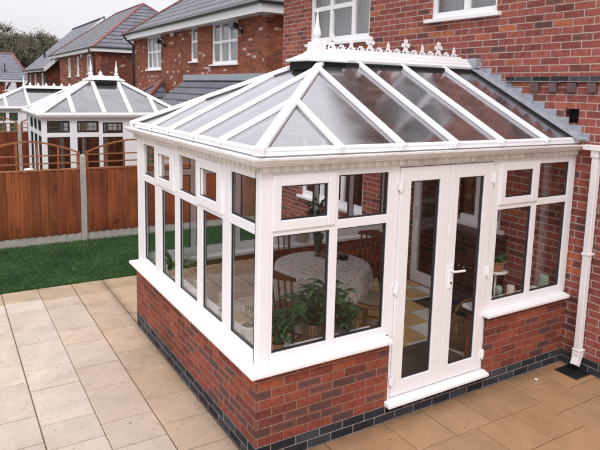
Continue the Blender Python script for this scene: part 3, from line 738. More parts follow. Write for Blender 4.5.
# ================================================================== INTERIOR
FZ = .18
mb = MB(); mb.quad((.24,.24,FZ),(3.709,.24,FZ),(3.709,2.89,FZ),(.24,2.89,FZ)); mb.quad((X1+.001,.0905,FZ),(X2-.001,.0905,FZ),(X2-.001,.24,FZ),(X1+.001,.24,FZ)); struct(mb.build('tiled_floor', M['floor_tile']))
mb = MB(); mb.box(1.38, 2.52, .30, .76, FZ+.002, FZ+.014); tag(mb.build('doormat', M['mat'], bevel=.004), 'charcoal doormat on the tiled floor inside the french doors', 'doormat')
mb = MB(); mb.box(3.17, 3.55, 1.38, 1.76, FZ+.002, FZ+.013); tag(mb.build('door_mat', M['blanket'], bevel=.004), 'smaller black mat deeper inside by the inner patio door', 'mat')
# table
TX, TY, TR = 1.66, 1.63, .53
tb = thing('round_table', 'round dining table hidden under a floral cloth inside the conservatory', 'table', (TX,TY,FZ))
b = MB(); b.lathe([(TR-.01,.715),(TR-.005,.725),(TR-.01,.738)], (TX,TY,FZ), 40); b.build('table_top', M['chair_wood'], tb)
b = MB(); b.lathe([(.06,.03),(.05,.1),(.075,.25),(.05,.45),(.06,.6),(.12,.712)], (TX,TY,FZ), 16); b.build('pedestal', M['chair_wood'], tb, smooth=True)
for k in range(4):
    a = R(45+90*k); b = MB(); b.beam((TX+.05*math.cos(a),TY+.05*math.sin(a),FZ+.12),(TX+.33*math.cos(a),TY+.33*math.sin(a),FZ+.035),.05,.06); b.build('foot', M['chair_wood'], tb, bevel=.008)
cl = MB(); N = 96; rings = []
for j, (r, z) in enumerate([(.02,.742),(.3,.742),(TR-.015,.742),(TR+.003,.735),(TR+.010,.70),(TR+.018,.6),(TR+.028,.47),(TR+.035,.36)]):
    ring = []
    for k in range(N):
        a = 2*math.pi*k/N; f = max(0, j-3)/4
        rr = r + f*(.035*math.sin(9*a+.6)+.018*math.sin(17*a)); ring.append((TX+rr*math.cos(a), TY+rr*math.sin(a), FZ+z+f*.015*math.sin(4*a)))
    rings.append(ring)
cl.loft(rings, cap=False); cl.add([(TX,TY,FZ+.742)]+rings[0], [(0,1+k,1+(k+1)%N) for k in range(N)])
tag(cl.build('tablecloth', M['cloth'], off=(0,0,0), smooth=True), 'floral patterned cloth draped over the round table', 'tablecloth')
# chairs
def chair(label, mat, loc, rz, cushion=False):
    t = thing('spindle_chair', label, 'chair', loc, rz, 'farmhouse chairs around the table', world=False)
    b = MB(); ring = lambda z, s: [(s*x, s*y, z) for x, y in [(-.2,-.2),(-.1,-.215),(.1,-.215),(.2,-.2),(.215,.0),(.19,.19),(.1,.215),(-.1,.215),(-.19,.19),(-.215,.0)]]
    b.loft([ring(.425,.95), ring(.435,1), ring(.455,1), ring(.462,.96)]); b.build('seat', mat, t, smooth=False, bevel=.004)
    for sx in (-1, 1):
        for sy in (-1, 1):
            b = MB(); b.tube([(sx*.14,sy*.14,.43),(sx*.165,sy*.17,.28),(sx*.175,sy*.185,.15),(sx*.19,sy*.2,0)], [.016,.022,.016,.013], 8); b.build('leg', mat, t, smooth=True)
    b = MB()
    for sx in (-1, 1): b.tube([(sx*.17,-.17,.2),(sx*.17,.17,.2)], .011, 6)
    b.tube([(-.17,0,.2),(.17,0,.2)], .011, 6); b.build('stretcher', mat, t, smooth=True)
    for k in range(6):
        x = -.17+.068*k; b = MB(); b.tube([(x,-.185,.455),(x*1.05,-.225,.65),(x*1.12,-.265,.86)], .013 if k in (0,5) else .009, 7); b.build('spindle', mat, t, smooth=True)
    b = MB(); pts = [(-.235,-.255),(-.12,-.282),(0,-.29),(.12,-.282),(.235,-.255)]
    b.loft([[(x,y+dy*1-.0,zz) for dy, zz in ((-.011,.845),(.011,.845),(.0,.935-.05*abs(x)/.235),(-.02,.935-.05*abs(x)/.235))] for x, y in pts]); b.build('top_rail', mat, t, bevel=.004)
    if cushion:
        b = MB(); b.loft([ring(.464,.86), ring(.475,.95), ring(.495,.95), ring(.505,.8)])
        tag(b.build('seat_cushion', M['cushion'], None, smooth=False, bevel=.006), 'floral seat cushion on the golden pine chair right of the table', 'cushion')
        c_ = bpy.data.objects['seat_cushion']; c_.location = loc; c_.rotation_euler = (0,0,rz)
    return t
ch = chair('dark wooden spindle chair nearest the front window, its back to the camera', M['chair_wood'], (1.03,1.30,FZ), R(-62))
chair('golden pine spindle chair with cushion at the right side of the table', M['chair_light'], (1.98,1.02,FZ), R(38), True)
dup(ch, (1.60,2.42,FZ), R(172), 'dark wooden spindle chair behind the table at its far left')
dup(ch, (2.46,1.92,FZ), R(112), 'dark wooden spindle chair behind the table at its far right')

def leafblade(mb, base, dirv, length, width, droop, segs=3):
    p = Vector(base); d = Vector(dirv).normalized(); side = d.cross(Vector((0,0,1)))
    if side.length < .1: side = Vector((1,0,0))
    side.normalize(); vs = []; prof = [.25, 1, .75, .05] if segs == 3 else [.3,.9,1,.6,.05]
    for i in range(segs+1):
        w = width*prof[i]*.5; vs += [p - side*w, p + side*w]
        d = (d + Vector((0,0,-droop))).normalized(); p = p + d*(length/segs)
    mb.add(vs, [(2*i,2*i+1,2*i+3,2*i+2) for i in range(segs)])
def pot(t, loc, r0, r1, h, mat, name='pot'):
    b = MB(); x, y, z = loc
    b.lathe([(0,0),(r0,0),(r1,h*.86),(r1*1.08,h*.87),(r1*1.08,h),(r1*.93,h),(r1*.9,h*.9)], loc, 22); o = b.build(name, mat, t, smooth=False, bevel=.002)
    s = MB(); s.lathe([(0,h*.88),(r1*.88,h*.9)], loc, 14); s.build('soil', M['soil'], t)
def bushy(name, label, loc, h, spread, n, ll, lw, mat='leaf', potspec=None, cat='plant', group=None, stems=9, droop=.28, r=None, hang=0):
    rr = random.Random(hash(label) % 1000 if False else len(label)*7+n)
    t = thing(name, label, cat, loc, group=group); x, y, z = loc
    ph = 0
    if potspec: r0, r1, ph, pm = potspec; pot(t, loc, r0, r1, ph, M[pm], 'basket' if pm == 'wicker' else 'pot')
    st = MB(); lf = MB()
    for s in range(stems):
        a = rr.uniform(0, 2*math.pi); sp_ = spread*rr.uniform(.25, 1); hh = h*rr.uniform(.55, 1)
        tip = Vector((x+sp_*math.cos(a), y+sp_*math.sin(a), z+ph+hh - hang*sp_))
        base = Vector((x+.02*math.cos(a), y+.02*math.sin(a), z+ph*.9)); mid = base.lerp(tip, .5)+Vector((0,0,h*.12))
        st.tube([base, mid, tip], [.006,.005,.003], 5)
        for i in range(n//stems):
            k = rr.uniform(.2, 1.0); p = base.lerp(mid, k*2) if k < .5 else mid.lerp(tip, k*2-1)
            b_ = rr.uniform(0, 2*math.pi); leafblade(lf, p, (math.cos(b_), math.sin(b_), rr.uniform(-.2,.8)), ll*rr.uniform(.6,1.2), lw*rr.uniform(.7,1.2), droop)
    for q in (st, lf): q.v = [(max(a, .075), max(b, .078), c) for a, b, c in q.v]
    st.build('stems', M['stem'], t); lf.build('leaves', M[mat], t)
    return t
SZ = .789
bushy('potted_plant', 'lush dark leafy plant in striped basket behind the left front window', (.72,.36,.66), .40, .46, 640, .10, .040, 'leaf', (.075,.09,.23,'wicker'), stems=24, hang=.30)
mb = MB(); mb.lathe([(.11,0),(.12,.02),(.03,.05),(.03,.42),(.11,.455),(.11,.479)], (.72,.36,FZ), 20); tag(mb.build('plant_stand', M['chair_wood']), 'low round dark stand carrying the striped basket plant', 'stand')
bushy('potted_plant', 'smaller fern like plant low behind the second front window pane', (.95,.20,SZ), .24, .16, 200, .10, .028, 'leaf', (.04,.05,.07,'pot_dark'), stems=10)
bushy('trailing_plant', 'trailing leafy plant at the lower left corner of the front window', (.30,.21,SZ), .34, .18, 240, .09, .040, 'leaf', (.04,.05,.06,'terracotta'), stems=12)
# vase on table with leafy stems
vt = thing('vase', 'tall slim dark vase holding green sprigs on the floral tablecloth', 'vase', (1.79,1.93,FZ+.745))
b = MB(); b.lathe([(.0,0),(.045,0),(.03,.02),(.028,.05),(.045,.14),(.065,.25),(.062,.26),(.05,.24)], (1.79,1.93,FZ+.745), 18); b.build('vase_body', M['pot_dark'], vt, smooth=True)
lf = MB(); rr = random.Random(4)
for s in range(16):
    a = rr.uniform(0, 6.28); o = rr.uniform(.02, .2); tip = Vector((1.79+o*math.cos(a), 1.93+o*math.sin(a), FZ+.745+.26+rr.uniform(.18,.40)))
    for i in range(9):
        p = Vector((1.79,1.93,FZ+.98)).lerp(tip, rr.uniform(.1,1)); q = rr.uniform(0,6.28); leafblade(lf, p, (math.cos(q),math.sin(q),.9), rr.uniform(.07,.12), .03, .15)
lf.build('sprigs', M['leaf'], vt)
mb = MB(); mb.lathe([(0,0),(.12,0),(.15,.03),(.14,.03),(.11,.008)], (1.92,1.83,FZ+.746), 24); tag(mb.build('tray', M['tray'], smooth=True), 'round brown tray on the tablecloth beside the vase', 'tray')
mb = MB(); mb.box(1.93,2.01,1.62,1.70,FZ+.746,FZ+.80); tag(mb.build('trinket_box', M['black'], bevel=.004), 'small black box on the right of the tablecloth', 'box')
# sill things: north side
bushy('potted_plant', 'round beige pot with low plant on the far window sill', (2.24,3.0,SZ), .05, .05, 12, .06, .03, 'leaf', (.07,.10,.17,'beige_pot'), stems=6)
bushy('potted_plant', 'white pot standing on the far sill behind the table', (1.95,2.99,SZ), .07, .06, 20, .06, .03, 'leaf', (.06,.09,.14,'ceramic'), stems=6)
# west sill things
def rosette(name, label, loc, n, ll, lw, mat, potspec, up=.9, droop=.22):
    t = thing(name, label, 'plant', loc); rr = random.Random(n*3+len(label)); pot(t, loc, potspec[0], potspec[1], potspec[2], M[potspec[3]])
    lf = MB()
    for i in range(n):
        a = rr.uniform(0,6.28); leafblade(lf, (loc[0],loc[1],loc[2]+potspec[2]*.9), (math.cos(a) if math.cos(a) > 0 else .28*math.cos(a),math.sin(a),rr.uniform(.3,up*2)), ll*rr.uniform(.7,1.15), lw, droop, 4)
    lf.v = [(max(a, .075), b, c) for a, b, c in lf.v]
    lf.build('leaves', M[mat], t); return t
rosette('aloe_plant', 'spiky pale green plant on the left sill behind the second lower pane', (.20,2.40,SZ), 34, .34, .042, 'leaf_light', (.045,.06,.09,'terracotta'))
bushy('dried_flowers', 'tuft of cream dried flowers on the left sill behind the fourth pane', (.19,1.00,SZ), .17, .09, 260, .030, .022, 'leaf_dry', (.045,.055,.08,'ceramic'), stems=20)
bushy('dried_flowers', 'white pot of dried stems on the left sill nearest the corner post', (.19,.50,SZ), .20, .085, 160, .035, .012, 'leaf_dry', (.055,.075,.13,'ceramic'), stems=22)
bushy('dried_flowers', 'loose bunch of dried cream flowers on the left sill behind the middle pane', (.19,1.55,SZ), .15, .09, 240, .03, .024, 'leaf_dry', (.04,.05,.07,'ceramic'), stems=18)
# right sill things
t = thing('plant_stand', 'white dish on a slender stem stand behind the right window', 'stand', (2.93,.30,SZ-.3))
b = MB(); b.lathe([(.0,.53),(.11,.535),(.125,.555),(.0,.55)], (2.93,.30,SZ-.3), 20); b.build('dish', M['ceramic'], t, smooth=True)
b = MB(); b.lathe([(.10,-.30),(.10,-.285),(.012,-.27),(.012,.52)], (2.93,.30,SZ-.3), 12); b.build('stem', M['ceramic'], t)
bushy('potted_plant', 'small green plant in a clay pot on the white dish behind the right window', (2.93,.30,SZ+.258), .10, .10, 70, .08, .04, 'leaf', (.065,.085,.10,'terracotta'), stems=8)
mb = MB(); mb.lathe([(.03,0),(.034,.004),(.008,.014),(.008,.05),(.03,.07),(.036,.11),(.03,.14),(.027,.14),(.03,.11)], (2.83,.165,SZ), 18)
tag(mb.build('glass_goblet', M['green_glass'], smooth=True), 'stemmed glass candle holder at the left of the right hand sill', 'candle holder')
mb = MB(); mb.lathe([(0,0),(.037,0),(.04,.004),(.04,.115),(.036,.12),(.01,.117)], (3.01,.165,SZ), 20); tag(mb.build('pillar_candle', M['candle'], bevel=.002), 'pale pink pillar candle on the right hand sill beside the goblet', 'candle')
mb = MB(); mb.lathe([(0,0),(.045,0),(.052,.01),(.055,.06),(.05,.13),(.052,.145),(.046,.145),(.045,.13)], (3.55,.17,SZ), 20); tag(mb.build('glass_jar', M['green_glass'], smooth=True), 'pale green glass jar at the right end of the right hand sill', 'jar')
mb = MB(); mb.lathe([(0,0),(.03,0),(.033,.05),(.0,.055)], (3.38,.17,SZ), 14); tag(mb.build('tealight', M['ceramic']), 'short white tealight left of the green glass jar on the right sill', 'candle')
cbn = thing('cabinet', 'guessed dark cabinet added against the inner brick wall seen through the right door', 'cabinet', (3.55,1.18,FZ))  # guessed cabinet, added to make the wall behind the right door nearly black
b = MB(); b.box(3.40,3.70,.80,1.56,FZ+.003,FZ+1.0); b.build('carcass', M['cab'], cbn, bevel=.006)
b = MB(); b.box(3.37,3.704,.78,1.58,FZ+1.002,FZ+1.03); b.build('top', M['cab'], cbn, bevel=.005)
for y0 in (.82, 1.19):
    b = MB(); b.box(3.382,3.398,y0,y0+.35,FZ+.06,FZ+.97); dd_ = b.build('door', M['cab'], cbn, bevel=.005)
    b = MB(); b.lathe([(0,0),(.012,0),(.014,.01),(0,.014)], (0,0,0), 10); b.v = [(3.381-z, (1.14 if y0 < 1 else 1.22)+x, FZ+.6+y) for x, y, z in b.v]; b.build('knob', M['chrome'], dd_, smooth=True)
# wicker basket inside the right door
wb_ = thing('wicker_basket', 'speckled wicker basket with hoop handle inside the right door', 'basket', (2.74,.52,FZ))
b = MB(); b.lathe([(0,0),(.17,0),(.21,.12),(.22,.26),(.19,.38),(.17,.38),(.195,.26),(.16,.02)], (2.74,.52,FZ), 26); b.build('basket_body', M['weave'], wb_, smooth=True)
b = MB(); b.tube([(2.74-.2*math.cos(a), .52-.05, FZ+.36+.16*math.sin(a)) for a in [math.pi*k/12 for k in range(13)]], .013, 8); b.build('handle', M['chair_light'], wb_, smooth=True)
bl = MB(); bx=lambda h,z:[(3.14-h,.95-h,z),(3.14+h,.95-h,z),(3.14+h,.95+h,z),(3.14-h,.95+h,z)]; bl.loft([bx(.19,FZ),bx(.2,FZ+.24),bx(.215,FZ+.245),bx(.215,FZ+.30),bx(.19,FZ+.33)])
tag(bl.build('pouffe', M['blanket'], bevel=.03, seg=3), 'black padded footstool behind the wicker basket', 'footstool')

# ================================================================== NEIGHBOURS
def hip_roof(root, x0, x1, y0, y1, z, pitch, mat, e=.35, ridge=True, gable=None, apex_off=0):
    X0, X1_, Y0, Y1 = x0-e, x1+e, y0-e, y1+e; zz = z
    h = (X1_-X0)/2; rz = zz+h*pitch; xm = (X0+X1_)/2; b = MB()
    ya, yb = Y0+h, Y1-h
    if gable: ya, yb = Y0, Y1
    elif ya > yb: ya = yb = (Y0+Y1)/2
    v = [(X0,Y0,zz),(X1_,Y0,zz),(X1_,Y1,zz),(X0,Y1,zz),(xm,ya,rz),(xm,yb,rz)]
    b.add(v, [(0,3,5,4),(1,4,5,2),(0,4,1),(2,5,3)]); o = b.build('roof', M[mat], root)
    r = MB(); P = [(-.09,-.02),(.09,-.02),(.07,.04),(0,.065),(-.07,.04)]
    r.bar(v[4], (v[5][0], v[5][1]+.01, v[5][2]), P)
    if not gable:
        for i, j in ((0,4),(1,4),(2,5),(3,5)): r.bar(v[i], v[j], P)
    r.build('ridge_tiles', M['ridge_tile'], o)
    f = MB(); zf0, zf1 = zz-.24, zz-.02
    f.box(X0+.02, X0+.05, Y0+.02, Y1-.02, zf0, zf1); f.box(X0+.05, X1_-.05, Y0+.02, Y0+.05, zf0, zf1); f.box(X0+.05, x0-.002, Y0+.05, Y1-.05, zf0, zf0+.02); f.box(x0-.002, X1_-.05, Y0+.05, y0-.002, zf0, zf0+.02)
    f.build('fascia', M['white_paint'], o)
    g = MB(); g.tube([(X0-.03,Y0-.03,zz),(X0-.03,Y1,zz)], .042, 8); g.tube([(X0-.03,Y0-.03,zz),(X1_,Y0-.03,zz)], .042, 8); g.build('gutter', M['black'], o)
    return o
def black_pipe(root, x, y, z0, z1, ex=0):
    b = MB(); b.tube([(x-ex,y,z1),(x-ex,y,z1-.12),(x,y,z1-.4),(x,y,z0)], .045, 8); b.build('downpipe', M['black'], root)
# ---- house two
h2 = thing('brick_house', 'second red brick house with white speckled bricks and three upstairs windows', 'house', (5.0,15,0))
hw = [(17.40,19.12,3.44,4.69), (13.87,14.48,3.63,4.715), (10.98,12.76,3.50,4.71)]
mb = MB(); wallq(mb, 0, 5.0, 9.33, 20.9, -.1, 4.75, hw); wallq(mb, 1, 9.33, 5.25, 12, -.1, 4.75); wallq(mb, 1, 20.9, 5.25, 12, -.1, 4.75, inward=-1); mb.build('wall', M['brick_far'], h2)
for (a, c, e_, f_), ml in zip(hw, [(17.97,18.55), (), (11.57,12.17)]):
    tr = tuple((i, e_+(f_-e_)*.52) for i in range(len(ml)+1)) if ml else ((0, e_+.62),)
    house_window(h2, 0, 5.0, a, c, e_, f_, mull=ml, trans=tr, w=.09, mw=.075)
hip_roof(h2, 5.0, 12, 9.33, 20.9, 4.88, .72, 'tiles')
for yy, zz in ((16.95,4.36), (10.70,4.42)):
    b = MB(); b.box(4.94,4.999,yy-.05,yy+.05,zz-.16,zz-.06); b.beam((4.96,yy,zz-.10),(4.78,yy,zz+.02),.04,.04); b.loft([[(4.84,yy-.13,zz+.06),(4.84,yy+.13,zz+.06),(4.80,yy+.13,zz-.06),(4.80,yy-.13,zz-.06)],[(4.68,yy-.15,zz+.12),(4.68,yy+.15,zz+.12),(4.66,yy+.15,zz-.02),(4.66,yy-.15,zz-.02)]]); b.build('floodlight', M['black'], h2)
b = MB(); b.box(4.94,4.999,15.97,16.23,4.52,4.74); b.build('alarm_box', M['white_paint'], h2, bevel=.02)
black_pipe(h2, 4.93, 20.75, 0, 4.85, .35); black_pipe(h2, 6.3, 9.24, 0, 4.85)
# lean-to
mb = MB(); mb.add([(5.0,8.6,3.05),(5.0,15.0,3.05),(3.95,15.0,2.22),(3.95,8.6,2.22)], [(0,1,2,3)]); lro = mb.build('lean_to_roof', M['slates'], h2)
mb = MB(); mb.box(4.94,4.998,8.6,15.0,3.04,3.22); mb.build('flashing', M['lead'], lro)
mb = MB(); mb.box(4.1,4.3,9.4,14.9,-.1,2.3); mb.box(4.3,4.99,14.7,14.9,-.1,2.3); mb.build('lean_to_wall', M['brick_far'], h2)
mb = MB(); P = [(-.1,-.02),(.1,-.02),(.08,.06),(0,.09),(-.08,.06)]
pr = [(5.0,16.3,3.0),(5.0,19.3,3.0),(3.7,19.3,2.2),(3.7,16.3,2.2),(5.0,17.8,3.05)]
mb.add([(4.9,15.6,2.05),(3.6,15.6,2.05),(3.6,18.6,2.05),(4.9,18.6,2.05),(4.9,17.1,3.0)], [(0,1,4),(1,2,4),(2,3,4)]); po = mb.build('porch_roof', M['slates'], h2)
mb = MB(); mb.bar((3.6,15.6,2.05),(4.9,17.1,3.0),P); mb.bar((3.6,18.6,2.05),(4.9,17.1,3.0),P); mb.build('ridge_tiles', M['ridge_tile'], po)
# ---- house three
h3 = thing('brick_house', 'third brick house with red hip ridge tiles and dark shaded side wall', 'house', (6.0,36,0))
hw = [(40.2,41.3,3.3,4.62), (37.3,38.2,3.35,4.62), (33.6,34.9,3.45,4.66)]
mb = MB(); wallq(mb, 0, 6.0, 32.3, 44.6, -.3, 4.8, hw); wallq(mb, 1, 32.3, 6.25, 14, -.3, 4.8); mb.build('wall', M['brick_far'], h3)
for a, c, e_, f_ in hw: house_window(h3, 0, 6.0, a, c, e_, f_, mull=((a+c)/2,), w=.10, mw=.08)
mb = MB(); mb.box(6.252, 13.99, 32.285, 32.299, -.3, 4.72); mb.build('shade_painted_face', M['brick_dark'], h3)  # thin darker brick skin, the side wall's shade put into its colour
hip_roof(h3, 6.0, 14, 32.3, 47.5, 4.97, .76, 'tiles', e=.3)
black_pipe(h3, 5.94, 32.6, 0, 4.9, .3)
b = MB(); b.box(5.93,5.999,36.1,36.4,4.5,4.75); b.build('alarm_box', M['white_paint'], h3, bevel=.02)
# ---- house four, gabled
h4 = thing('brick_house', 'fourth house with long low eaves and white bargeboard beyond the third', 'house', (5.3,52,0))
mb = MB(); hw = [(48.3,49.6,2.55,3.65), (52.5,53.8,2.5,3.6), (56,57,2.5,3.6)]
wallq(mb, 0, 5.35, 46.0, 58.2, -.4, 3.9, hw); wallq(mb, 1, 46.0, 5.6, 14, -.4, 3.9)
mb.add([(5.35,46.0,3.9),(14,46.0,3.9),(9.6,46.0,7.9)], [(0,1,2)]); mb.build('wall', M['brick_dark'], h4)
for a, c, e_, f_ in hw: house_window(h4, 0, 5.35, a, c, e_, f_, w=.12, mull=((a+c)/2,), mw=.1)
mb = MB(); mb.add([(5.0,45.6,3.92),(5.0,58.6,3.92),(9.6,58.6,8.1),(9.6,45.6,8.1),(14.2,45.6,3.92),(14.2,58.6,3.92)], [(0,1,2,3),(3,2,5,4)]); r4 = mb.build('roof', M['tiles_fine'], h4)
mb = MB(); mb.beam((5.0,45.62,3.82),(9.6,45.62,8.0),.05,.28); mb.box(4.98,5.02,45.6,58.6,3.72,3.92); mb.build('bargeboard', M['white_paint'], r4)
mb = MB(); mb.bar((9.6,45.55,8.12),(9.6,58.6,8.12),P); mb.build('ridge_tiles', M['slates'], r4)
mb = MB(); mb.beam((5.0,45.64,3.97),(9.6,45.64,8.15),.10,.05); mb.build('verge', M['white_paint'], r4)
mb = MB(); mb.tube([(4.93,45.5,3.9),(4.93,58.7,3.9)], .06, 8); mb.build('gutter', M['black'], r4)
black_pipe(h4, 5.28, 46.2, 0, 3.85, .3)
mb = MB(); mb.lathe([(.09,0),(.09,.75),(.13,.76),(.13,.85),(0,.86)], (6.3,54,5.0), 10); mb.build('flue', M['black'], r4)
# ---- house five, far left, facing south
h5 = thing('brick_house', 'distant house at far left with broad grey roof and one small window', 'house', (3,60,0))
mb = MB(); wallq(mb, 1, 60, -6, 5.3, -1, 3.02, [(3.5,4.55,2.02,2.9)]); wallq(mb, 0, 5.3, 60.25, 66, -1, 3.02, inward=-1); mb.build('wall', M['brick_far'], h5)
house_window(h5, 1, 60, 3.5, 4.55, 2.02, 2.9, mull=(4.02,), w=.09, mw=.08, curtain=False)
mb = MB(); z5 = 3.08; mb.add([(-6.4,59.6,z5),(5.75,59.6,z5),(5.75,66.6,z5),(-6.4,66.6,z5),(-3,63.1,5.72),(4.55,63.1,5.72)], [(0,1,5,4),(1,2,5),(2,3,4,5),(3,0,4)]); r5 = mb.build('roof', M['tiles_fine'], h5)
mb = MB(); mb.bar((-3,63.1,5.72),(4.55,63.1,5.72),P); mb.bar((5.75,59.6,z5),(4.55,63.1,5.72),P); mb.build('ridge_tiles', M['ridge_tile'], r5)
mb = MB(); mb.box(-6.3,5.6,59.62,59.66,z5-.22,z5-.02); mb.build('fascia', M['white_paint'], r5)
mb = MB(); mb.tube([(3.62,60.6,3.75),(3.62,60.6,4.6)], .05, 8); mb.tube([(3.3,60.6,3.95),(3.9,60.6,3.98)], .03, 6); mb.build('flue', M['black'], r5)

# ---- neighbour conservatories
def small_conservatory(label, x0, x1, y0, y1, ze_, zr, rx0, rx1, south, west, wallz=1.0):
    t = thing('conservatory', label, 'conservatory', ((x0+x1)/2,(y0+y1)/2,0))
    b = MB(); b.box(x0,x1,y0,y0+.2,-.3,wallz-.3); b.box(x0,x0+.2,y0+.2,y1,-.3,wallz-.3); b.box(x0+.2,x1,y1-.2,y1,-.3,wallz-.3); b.build('dwarf_wall', M['brick_far'], t)
    b = MB(); b.box(x0-.05,x1,y0-.05,y0+.2,wallz-.298,wallz-.26); b.box(x0-.05,x0+.2,y0+.2,y1,wallz-.298,wallz-.26); b.build('sill', M['upvc'], t, bevel=.004)
    zb = wallz-.258; zt = ze_-.09
    for axis, base, spans, u0, u1 in ((1, y0, south, x0, x1), (0, x0, west, y0+.09, y1)):
        f = MB(); us = [u0]
        for s in spans: us += [s[0], s[1]]
        us.append(u1)
        for i in range(0, len(us), 2): abox(f, axis, us[i], us[i+1], base+.02, base+.09, zb, zt)
        gl = []
        for a, c, l1, q0, q1 in spans:
            abox(f, axis, a, c, base+.02, base+.09, zb, zb+.06); abox(f, axis, a, c, base+.02, base+.09, l1, q0); abox(f, axis, a, c, base+.02, base+.09, q1, zt)
            gl += [(a,c,zb+.06,l1),(a,c,q0,q1)]
        fo = f.build('window_frame', M['upvc'], t, bevel=.004)
        for g in gl:
            pb = MB(); sb = MB()
            pane_mb(pb, axis, base+.055, *g); w = .030 if g[3]-g[2] < .4 else .018
            abox(sb, axis, g[0], g[0]+w, base+.03, base+.06, g[2], g[3]); abox(sb, axis, g[1]-w, g[1], base+.03, base+.06, g[2], g[3]); abox(sb, axis, g[0]+w, g[1]-w, base+.03, base+.06, g[2], g[2]+w); abox(sb, axis, g[0]+w, g[1]-w, base+.03, base+.06, g[3]-w, g[3])
            if g[3]-g[2] < .4:
                for k in (1, 2, 3):
                    uu = g[0]+(g[1]-g[0])*k/4; abox(sb, axis, uu-.005, uu+.005, base+.045, base+.053, g[2]+w, g[3]-w)
            pb.build('pane', M['dim_glass'], fo); sb.build('glazing_seal', M['seal'], fo)
    b = MB(); n = 5
    for i in range(n): 
        a = x0+.2+(x1-x0-.3)*i/n; b.box(a, a+.06, y1-.08, y1-.02, zb, zt)
    b.box(x0+.09, x1, y1-.09, y1-.01, zt-.06, zt); b.build('rear_frame', M['upvc'], t)
    g = .1; b = MB()
    pr_ = [(-.02,ze_-.085),(.05,ze_-.085),(.09,ze_-.04),(.1,ze_),(.08,ze_+.005),(-.02,ze_+.03)]
    b.loft([[(x1,y0-o,z) for o,z in pr_],[(x0-o,y0-o,z) for o,z in pr_],[(x0-o,y1+o,z) for o,z in pr_],[(x1,y1+o,z) for o,z in pr_]]); b.build('gutter', M['upvc_dirty'], t)
    ym = (y0+y1)/2; ea = ze_+.02
    C = dict(sw=(x0,y0,ea), se=(x1,y0,ea), nw=(x0,y1,ea), ne=(x1,y1,ea), a=(rx0,ym,zr), b=(rx1,ym,zr))
    b = MB(); b.add([C['sw'],C['se'],C['b'],C['a']],[(0,1,2,3)]); b.add([C['nw'],C['sw'],C['a']],[(0,1,2)]); b.add([C['ne'],C['nw'],C['a'],C['b']],[(0,1,2,3)])
    if rx1 < x1-.3: b.add([C['se'],C['ne'],C['b']],[(0,1,2)])
    b.build('roof_panel', M['poly_far'], t)
    L = lambda p, q, k: tuple(p[i]+(q[i]-p[i])*k for i in range(3))
    def gb(p, q, pf):
        b = MB(); b.bar(p, q, pf); b.build('glazing_bar', M['upvc'], t)
    hips = [('sw','a'),('nw','a')] + ([('se','b'),('ne','b')] if rx1 < x1-.3 else [])
    for p, q in hips: gb(C[p], C[q], [(a*1.2, z) for a, z in HP])
    for k in (0.0, 1.0):
        top = L(C['a'],C['b'],k); gb((top[0], y0, ea), top, HP)
    gb(((x0+rx0)/2-.0, y0, ea), L(C['sw'],C['a'],.5), HP); gb(((x1+rx1)/2, y0, ea), L(C['se'],C['b'],.5), HP)
    for k in (.25,.5,.75):
        yy = y0+(y1-y0)*k; kk = 1-abs(k-.5)*2; gb((x0, yy, ea), L((x0,yy,ea),(rx0,yy,zr),kk), HP)
    r = MB(); r.box(rx0-.05, min(rx1+.05, x1), ym-.06, ym+.06, zr+.03, zr+.085); r.loft([[(rx0-.16,ym-.17,zr-.01),(rx1+.16,ym-.17,zr-.01),(rx1+.16,ym+.17,zr-.01),(rx0-.16,ym+.17,zr-.01)],[(rx0-.06,ym-.07,zr+.045),(rx1+.06,ym-.07,zr+.045),(rx1+.06,ym+.07,zr+.045),(rx0-.06,ym+.07,zr+.045)]])
    ro = r.build('ridge', M['upvc'], t)
    s = MB(); s.box(rx0+.05, rx1-.05, ym-.24, ym+.24, zr-.09, zr-.012); s.build('ridge_seal', M['void'], ro)
    for xf in ((rx0, rx1) if rx1 < x1-.3 else (rx0,)):
        f = MB(); f.lathe([(.04,.08),(.04,.15),(.018,.16),(.034,.21),(.03,.25),(.012,.33),(.003,.42)], (xf,ym,zr), 10); f.build('finial', M['upvc'], ro, smooth=True)
    c = MB(); xx = rx0+.2
    while xx < rx1-.1:
        c.prism([(xx-.09,zr+.08),(xx+.09,zr+.08),(xx+.02,zr+.12),(xx+.05,zr+.145),(xx+.02,zr+.16),(xx,zr+.20),(xx-.02,zr+.16),(xx-.05,zr+.145),(xx-.02,zr+.12)], 1, ym-.012, ym+.012); xx += .26
    c.build('cresting', M['upvc'], ro)
    return t
small_conservatory('smaller white conservatory beyond the boarded fence, with two finials on its roof', -.25, 2.55, 8.6, 10.9, 2.25, 2.95, .93, 1.47,
    [(-.155,.262,1.80,1.885,2.118),(.402,.82,1.79,1.885,2.112),(.90,1.30,1.785,1.86,2.08),(1.65,2.05,1.78,1.86,2.08)], [(8.85,9.3,1.80,1.89,2.12),(9.45,9.9,1.80,1.89,2.12),(10.05,10.5,1.80,1.89,2.12)])
small_conservatory('farthest white conservatory at left edge beyond both fences', -.75, 3.6, 17.6, 20.4, 2.03, 2.66, .62, 2.6,
    [(-.55,-.10,1.52,1.6,1.86),(.0,.25,1.52,1.6,1.86),(.52,.95,1.52,1.6,1.86),(1.1,1.55,1.52,1.6,1.86)], [(17.9,18.5,1.52,1.6,1.86),(18.7,19.3,1.52,1.6,1.86)], wallz=.9)
mb = MB(); mb.lathe([(.0,0),(.12,0),(.17,.1),(.18,.28),(.13,.36),(.0,.38)], (-.55,8.25,1.02), 14); mb.v = [(-.55+(x+.55)*.6, 8.25+(y-8.25)*.6, 1.02+(z-1.02)*.65) for x, y, z in mb.v]; 
tag(mb.build('white_bag', M['ceramic'], smooth=True), 'rounded white bag behind the trellis left of the smaller conservatory', 'bag')
